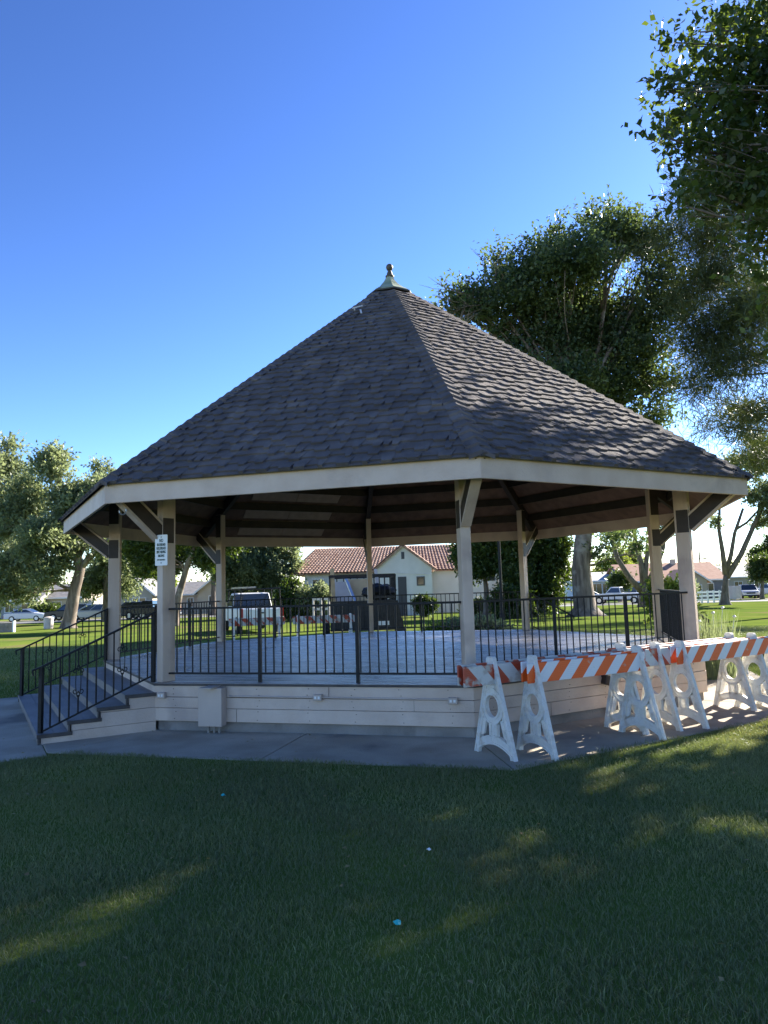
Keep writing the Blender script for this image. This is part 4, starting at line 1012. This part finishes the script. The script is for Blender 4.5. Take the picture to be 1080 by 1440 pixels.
tree('park_tree', 'tree with slender pale trunk leaning right beside the signposted post', 'tree', b,
     CL([(215,770,26),(190,775,20),(230,745,30),(270,740,34),(310,765,24),(290,785,16),(205,800,16),(330,740,30)],47),
     [b, W(252,835,47), W(262,800,47), W(274,768,47), W(284,735,47)], LG, 4200, 7, .8, .24, BARKP, .26, seed=24)
b = XG(372, 62)
tree('park_tree', 'rounded leafy tree right of the truck cab, against the sky', 'tree', b,
     CL([(345,775,26),(370,770,28),(395,780,22),(350,805,30),(385,810,28),(325,800,24),(410,800,14),(370,745,30),(335,830,20)],62),
     [b, W(372,830,62), W(370,800,62), W(370,770,62)], LS, 6000, 7, .8, .28, BARK, .3, seed=25)
b = XG(300, 80)
tree('park_tree', 'dark tree filling the gap between the tan house end and the truck', 'tree', b,
     CL([(285,785,22),(310,790,26),(330,780,26),(300,770,30),(255,775,22),(240,790,18)],80),
     [b, W(300,830,80), W(300,800,80), W(300,770,80)], LG, 4200, 7, 1., .32, BARK, .3, seed=26)
def shrub(label, px, D, w, h, lm, n, seed, size=.14, name='shrub', lumps=9, grp='shrubs near the house'):
    random.seed(seed); b = XG(px, D); o = thing(name, label, 'shrub', b, 0, grp); cl = []
    for i in range(lumps):
        a = random.uniform(0, 2*PI); r = random.random()**.5*.55
        cl.append((math.cos(a)*r*w, math.sin(a)*r*w*.7, h*random.uniform(.3,.72), w*.42, w*.35, h*.30))
    quads('foliage', foliage(cl, n, 6, size*2.2, size), lm, o)
    mb = MB()
    for i in range(7): limb(mb, (random.uniform(-.1,.1)*w,random.uniform(-.1,.1)*w,-.05), (random.uniform(-.6,.6)*w,random.uniform(-.4,.4)*w,h*.7), .03, .01)
    mb.build('stems', BARK, o, fix=False)
shrub('big dark shrub against the left end of the stucco house', 415, 51, 1.7, 2.9, LG, 3600, 31, .2)
shrub('leafy shrub between the dark shrub and the pipe gate', 445, 50, 1.3, 2.2, LS, 2400, 32, .2)
shrub('clipped round shrub below the small stucco house window', 598, 50, .95, 1.35, LG, 2600, 33, .13)
shrub('low dark hedge behind the silver sedan', 68, 92, 2.4, 1.9, LG, 1800, 34, .25)
shrub('dark shrub at the foot of the dense tree by the lamp post', 722, 42, 1.5, 1.7, LG, 2200, 35, .18)
shrub('shrub at the foot of the small house tree', 668, 48, 1.0, 1.0, LG, 1200, 36, .15)
shrub('arching green shrub pressed against the railing by the right rear post', 946, 17.6, .55, 1.75, LY, 1500, 37, .12, lumps=7, grp='plants beside the bandstand')
shrub('low flowering plant bed behind the deck, right of the front corner post', 672, 21.5, 1.1, .75, LS, 1500, 38, .10, grp='plants beside the bandstand')
shrub('small leafy plant behind the deck, left of the front corner post', 622, 21.8, .7, .55, LY, 700, 39, .09, grp='plants beside the bandstand')
b = XG(683, 46)
tree('yard_tree', 'small dark tree close to the stucco house just right of the front corner post', 'tree', b,
     CL([(668,775,26),(690,770,24),(675,800,20),(655,785,18),(700,790,16),(670,750,30)],46),
     [b, W(684,830,46), W(681,805,46), W(676,780,46)], LG, 3600, 7, .7, .2, BARK, .2, seed=41)
b = XG(745, 45)
tree('yard_tree', 'dense dark tree filling the gap left of the big grey trunk', 'tree', b,
     CL([(725,780,28),(750,775,30),(770,800,26),(735,815,28),(765,835,22),(745,845,20),(785,790,16),(720,840,16),(778,765,20),(750,745,30),(792,770,14)],45),
     [b, W(745,840,45), W(745,810,45), W(748,780,45)], LG, 8000, 7, .7, .2, BARK, .22, seed=42)
b = XG(906, 62)
tree('park_tree', 'tree with dark trunk forking into a wide V before the ranch house', 'tree', b,
     CL([(865,740,26),(893,700,40),(930,720,34),(910,660,36),(955,700,26)],62),
     [b, W(905,826,62), W(906,815,62)], LS, 3600, 7, .9, .26, BARK, .46, seed=43, limbs=False)
o = bpy.data.objects[[x.name for x in COL.objects if x.name.startswith('park_tree')][-1]]
forks(o, 62, [([(903,832),(885,812),(868,785),(858,750)],.30,.16), ([(905,825),(902,795),(894,765),(890,730)],.28,.15), ([(906,828),(908,800),(911,770),(912,735)],.26,.13), ([(908,828),(922,800),(932,770),(936,730)],.32,.16)], BARK)
b = XG(1019, 62)
tree('park_tree', 'slim forked tree with sparse leaves at the far right', 'tree', b,
     CL([(1062,655,18),(1075,690,20),(1055,700,12),(1078,650,22),(1065,620,18),(1040,690,9),(1005,735,7),(1090,720,22),(1070,735,10),(1030,650,12)],62),
     [b, W(1020,825,62), W(1021,800,62)], LS, 2600, 7, .8, .24, BARK, .36, seed=44, limbs=False)
o = bpy.data.objects[[x.name for x in COL.objects if x.name.startswith('park_tree')][-1]]
forks(o, 62, [([(1020,808),(1016,775),(1011,745),(1012,715)],.24,.11), ([(1021,805),(1028,780),(1033,750),(1045,715)],.22,.11), ([(1034,745),(1050,735),(1066,718),(1072,690)],.13,.06), ([(1022,812),(1042,780),(1062,735),(1082,690),(1095,640)],.26,.12)], BARK)
for n, (px, py, r, D, lab, lm) in enumerate(((862,790,22,150,'bright green treetop beyond the white house, left one',LY),(888,785,20,158,'bright green treetop beyond the white house, right one',LY),(1072,800,15,88,'small round dark tree by the pale suv',LG),(1085,778,26,120,'big dark tree behind the far right houses',LG),(872,817,9,90,'slim conifer before the white house',LG),(40,820,18,115,'tree behind the grey bungalow',LG),(190,800,20,120,'tree behind the beige bungalow',LS),(1000,812,8,118,'tiny tree above the ranch house ridge',LG),(225,812,20,112,'tree between the beige and pink bungalows',LY),(965,826,8,90,'tall shrub by the ranch house wall',LS))):
    b = XG(px, D)
    tree('distant_tree', lab, 'tree', b, CL([(px,py,r),(px-r*.6,py+r*.5,r*.6),(px+r*.6,py+r*.4,r*.65),(px+r*.1,py-r*.6,r*.55)], D),
         [b, W(px, py+r*.9, D), W(px, py, D)], lm, 1500, 6, .9, .4 if D > 100 else .26, BARK, .22, seed=50+n, group='trees beyond the street', twigs=5)
# far tree line
tl = []
for i in range(150):
    a = R(-42+84*i/149); d = 190+random.uniform(-15,15); x, y = math.sin(a)*d, math.cos(a)*d; h = random.uniform(1.8, 4.2)
    tl.append((x, y, -1+h*.5, 4.5, 3, h))
tag(quads('treeline', foliage(tl, 14000, 5, 1.4, .75), LG), kind='stuff'); 
# garden grass clumps by the right rear post, with white flower heads
random.seed(77)
g0 = W(998, 905, 12.6); g0.z = 0
fo = thing('tall_grass_plant', 'tall green grassy plant with white flower heads right of the right front post', 'plant', g0, 0, 'plants beside the bandstand')
P = []
for i in range(380):
    a = random.uniform(0,2*PI); r = random.random()**.5*.42; x, y = math.cos(a)*r, math.sin(a)*r*.8; h = random.uniform(.55,1.25); lx, ly = random.uniform(-.3,.3), random.uniform(-.3,.3); w = .008
    P.append([(x-w,y,0),(x+w,y,0),(x+lx*.5+w*.7,y+ly*.5,h*.65),(x+lx*.5-w*.7,y+ly*.5,h*.65)]); P.append([(x+lx*.5-w*.7,y+ly*.5,h*.65),(x+lx*.5+w*.7,y+ly*.5,h*.65),(x+lx,y+ly,h),(x+lx,y+ly,h)])
quads('blades', np.array(P), LS, fo)
mb = MB()
for (x, y, z) in ((.1,0,1.12),(.32,.1,1.2),(-.15,0,.98),(.42,-.1,1.05)):
    mb.lathe([(.005,-.02),(.028,-.005),(.03,.01),(.008,.03)],8,(x,y,z)); mb.tube([(x*.5,y,0),(x,y,z)], .005, 4)
mb.build('flower_heads', WHT, fo, fix=False)
# ------------------------------------------------------------------ grass blades
def in_pave(x, y):
    dx, dy = x-GC.x, y-GC.y; ang = np.arctan2(dx, -dy)-TH; rr_ = np.hypot(dx, dy)
    loc = (ang+PI/8) % (PI/4)-PI/8; r = rr_*np.cos(loc)
    ins = r < (RD+1.38)*C8-.012-np.clip(.045*np.sin(x*7+2*np.sin(y*5))+.03*np.sin(x*23+y*17), 0, .07)
    al = dx*nrm.x+dy*nrm.y; ac = dx*tan_.x+dy*tan_.y
    return ins | ((al > 0) & (al < (RD+1.38)*C8+14.4) & (np.abs(ac) < 2.74))
def blades(name, n, y0, y1, hgt, wid, mat, spread=.60, pw=1.0):
    y = y0+(y1-y0)*rng.random(n)**pw; x = (rng.random(n)*2-1)*(y*spread+1.6)
    k = ~in_pave(x, y) & ~bare_mask(x, y)
    if name == 'dry_grass': k &= (np.sin(x*1.3+2*np.sin(y*.9+.5))*np.cos(y*1.7+1.5*np.sin(x*1.1))+.35*rng.random(len(x))) > .42
    if name == 'pale_grass': k &= (np.sin(x*.9+y*.5+1.5*np.sin(y*1.3))*np.sin(y*1.1-1+1.2*np.sin(x*.8))+.9*rng.random(len(x))) > .75
    x, y = x[k], y[k]; n = len(x)
    # clumpy height
    hn = .75+.35*np.sin(x*3.1+np.sin(y*2.3)*2)*np.cos(y*2.7+x)+.3*rng.random(n)
    h = hgt*hn*(.6+.7*rng.random(n)); a = rng.random(n)*2*PI; lean = h*(.25+.9*rng.random(n)); la = rng.random(n)*2*PI
    z = np.array([gz(xx, yy) for xx, yy in zip(x, y)]) if y1 > 20 else np.zeros(n)
    w = wid*(.6+.8*rng.random(n)); ca, sa = np.cos(a)*w, np.sin(a)*w; lx, ly = np.cos(la)*lean, np.sin(la)*lean
    p0 = np.stack([x-ca, y-sa, z-.004], 1); p1 = np.stack([x+ca, y+sa, z-.004], 1)
    m0 = np.stack([x+lx*.35+ca*.7, y+ly*.35+sa*.7, z+h*.62], 1); m1 = np.stack([x+lx*.35-ca*.7, y+ly*.35-sa*.7, z+h*.62], 1)
    t = np.stack([x+lx, y+ly, z+h], 1); t2 = t+np.stack([ca*.06, sa*.06, 0*x], 1)
    P = np.concatenate([np.stack([p0,p1,m0,m1],1), np.stack([m1,m0,t2,t],1)])
    return tag(quads(name, P, mat), kind='stuff')
def gp0(px, py):
    a = W(px, py, 1.0); t = HC/(HC-a.z); return (a.x*t, t)
BARE = [(*gp0(985,1038),.42),(*gp0(930,1048),.30),(*gp0(945,1188),.26),(*gp0(1010,1170),.22),(*gp0(18,1215),.22),(*gp0(520,1124),.30),(*gp0(700,1110),.22),(*gp0(860,1075),.25)]
def bare_mask(x, y):
    m = np.zeros(len(x), bool)
    for (bx_, by_, br) in BARE:
        d = np.hypot((x-bx_), (y-by_)*1.2)/br*(1+.35*np.sin(x*9+by_)*np.cos(y*7+x*4)); m |= (d < 1) & (rng.random(len(x)) < .6*(1.15-d))
    return m
GM = leafmat('grass_blade', (.125,.152,.072), (.25,.275,.13), .25, .5, .3, tcol=(.26,.30,.10))
GD = leafmat('grass_dry', (.12,.11,.07), (.26,.23,.15), .2, .6, .3)
blades('grass', 400000, 2.4, 10.5, .038, .0023, GM, .66, .8)
blades('pale_grass', 150000, 2.4, 10.5, .040, .0023, leafmat('grass_pale', (.19,.22,.12), (.32,.34,.20), .25, .5, .3), .66, .8)
blades('dry_grass', 90000, 2.4, 10.5, .035, .002, GD, .66, .8)
blades('grass', 150000, 10, 26, .05, .005, GM, .72, .8)
# fallen leaves scattered on the lawn and the walk
nf = 130; fy = 3+7*rng.random(nf)**.8; fx = (rng.random(nf)*2-1)*(fy*.58+.5)
fp = in_pave(fx, fy); fz = np.where(fp, .018, .035+.015*rng.random(nf))
aa = rng.random(nf)*2*PI; ss = .018+.022*rng.random(nf); ca, sa = np.cos(aa)*ss, np.sin(aa)*ss; tl_ = (rng.random(nf)-.5)*.012
ctr = np.stack([fx,fy,fz],1)
P = np.stack([ctr, ctr+np.stack([ca*.5-sa*.4, sa*.5+ca*.4, .006+tl_],1), ctr+np.stack([ca*1.2, sa*1.2, tl_*0+.002],1), ctr+np.stack([ca*.5+sa*.4, sa*.5-ca*.4, .006-tl_],1)],1)
tag(quads('fallen_leaves', P, leafmat('leaf_litter', (.16,.11,.05), (.34,.26,.12), .15)), kind='stuff')
# litter
TEAL = M('teal_plastic', (.02,.42,.42), rough=.4)
def gp(px, py):
    a = W(px, py, 1.0); t = HC/(HC-a.z); return Vector((a.x*t, t, .03))
def scrap_of(lab, px, py, s, mat, seed):
    random.seed(seed); p = gp(px, py); n = 9; ring = [(math.cos(2*PI*i/n)*s*random.uniform(.5,1.2), math.sin(2*PI*i/n)*s*random.uniform(.4,1), random.uniform(0,.014)) for i in range(n)]
    mb = MB(); mb.add([(0,0,.02)]+ring+[(x,y,z-.003) for x,y,z in ring]+[(0,0,.014)], [(0,i+1,(i+1)%n+1) for i in range(n)]+[(i+1,i+1+n,(i+1)%n+1+n,(i+1)%n+1) for i in range(n)]+[(2*n+1,(i+1)%n+1+n,i+1+n) for i in range(n)])
    o = mb.build('litter_scrap', mat, fix=False); o.location = p; tag(o, lab, 'litter')
scrap_of('torn teal scrap lying on the grass at lower centre', 560, 1307, .026, TEAL, 1)
scrap_of('tiny teal speck of litter on the grass near the path, far left', 314, 1124, .018, TEAL, 2)
scrap_of('small white scrap on the shaded grass above the teal one', 604, 1203, .018, WHT, 3)
# ------------------------------------------------------------------ sky, sun, camera
AZ, EL = 132.0, 28.0
sd = Vector((math.sin(R(AZ))*math.cos(R(EL)), -math.cos(R(AZ))*math.cos(R(EL)), math.sin(R(EL))))
w = bpy.data.worlds.new('World'); scene.world = w; w.use_nodes = True; N = w.node_tree.nodes; bg = N['Background']
sky = N.new('ShaderNodeTexSky'); sky.sky_type = 'NISHITA'; sky.sun_disc = False; sky.sun_elevation = R(EL)
sky.sun_rotation = math.atan2(sd.x, sd.y); sky.altitude = 100; sky.air_density = 1.0; sky.dust_density = .15; sky.ozone_density = 3.0

def vmul(src_, k):
    n = N.new('ShaderNodeVectorMath'); n.operation = 'MULTIPLY'; n.inputs[1].default_value = k; w.node_tree.links.new(src_, n.inputs[0]); return n.outputs[0]
gm = N.new('ShaderNodeGamma'); gm.inputs[1].default_value = 1.5
w.node_tree.links.new(vmul(sky.outputs[0], (.1,.1,.1)), gm.inputs[0])
w.node_tree.links.new(vmul(gm.outputs[0], (9.0,9.2,10.8)), bg.inputs[0]); bg.inputs[1].default_value = .108
sl_ = bpy.data.lights.new('sun', 'SUN'); sl_.energy = 4.7; sl_.angle = R(.5); sl_.color = (1, .93, .82)
so = bpy.data.objects.new('sun', sl_); COL.objects.link(so); so.rotation_euler = (-sd).to_track_quat('-Z', 'Y').to_euler()
cam = bpy.data.cameras.new('camera'); co = bpy.data.objects.new('camera', cam); COL.objects.link(co)
c, s = math.cos(ROL), math.sin(ROL); X0 = Vector((1,0,0)); U0 = Vector((0,-math.sin(PIT),math.cos(PIT))); Fw = Vector((0,math.cos(PIT),math.sin(PIT)))
Xr = X0*c-U0*s; Ur = X0*s+U0*c
mat = Matrix((Xr, Ur, -Fw)).transposed().to_4x4(); mat.translation = Vector((0,0,HC)); co.matrix_world = mat
cam.sensor_fit = 'VERTICAL'; cam.sensor_height = 36; cam.lens = 36*F_/1440; cam.clip_start = .05; cam.clip_end = 4000
scene.camera = co
scene.view_settings.view_transform = 'Standard'; scene.view_settings.look = 'None'; scene.view_settings.gamma = 1; scene.view_settings.exposure = 1.92
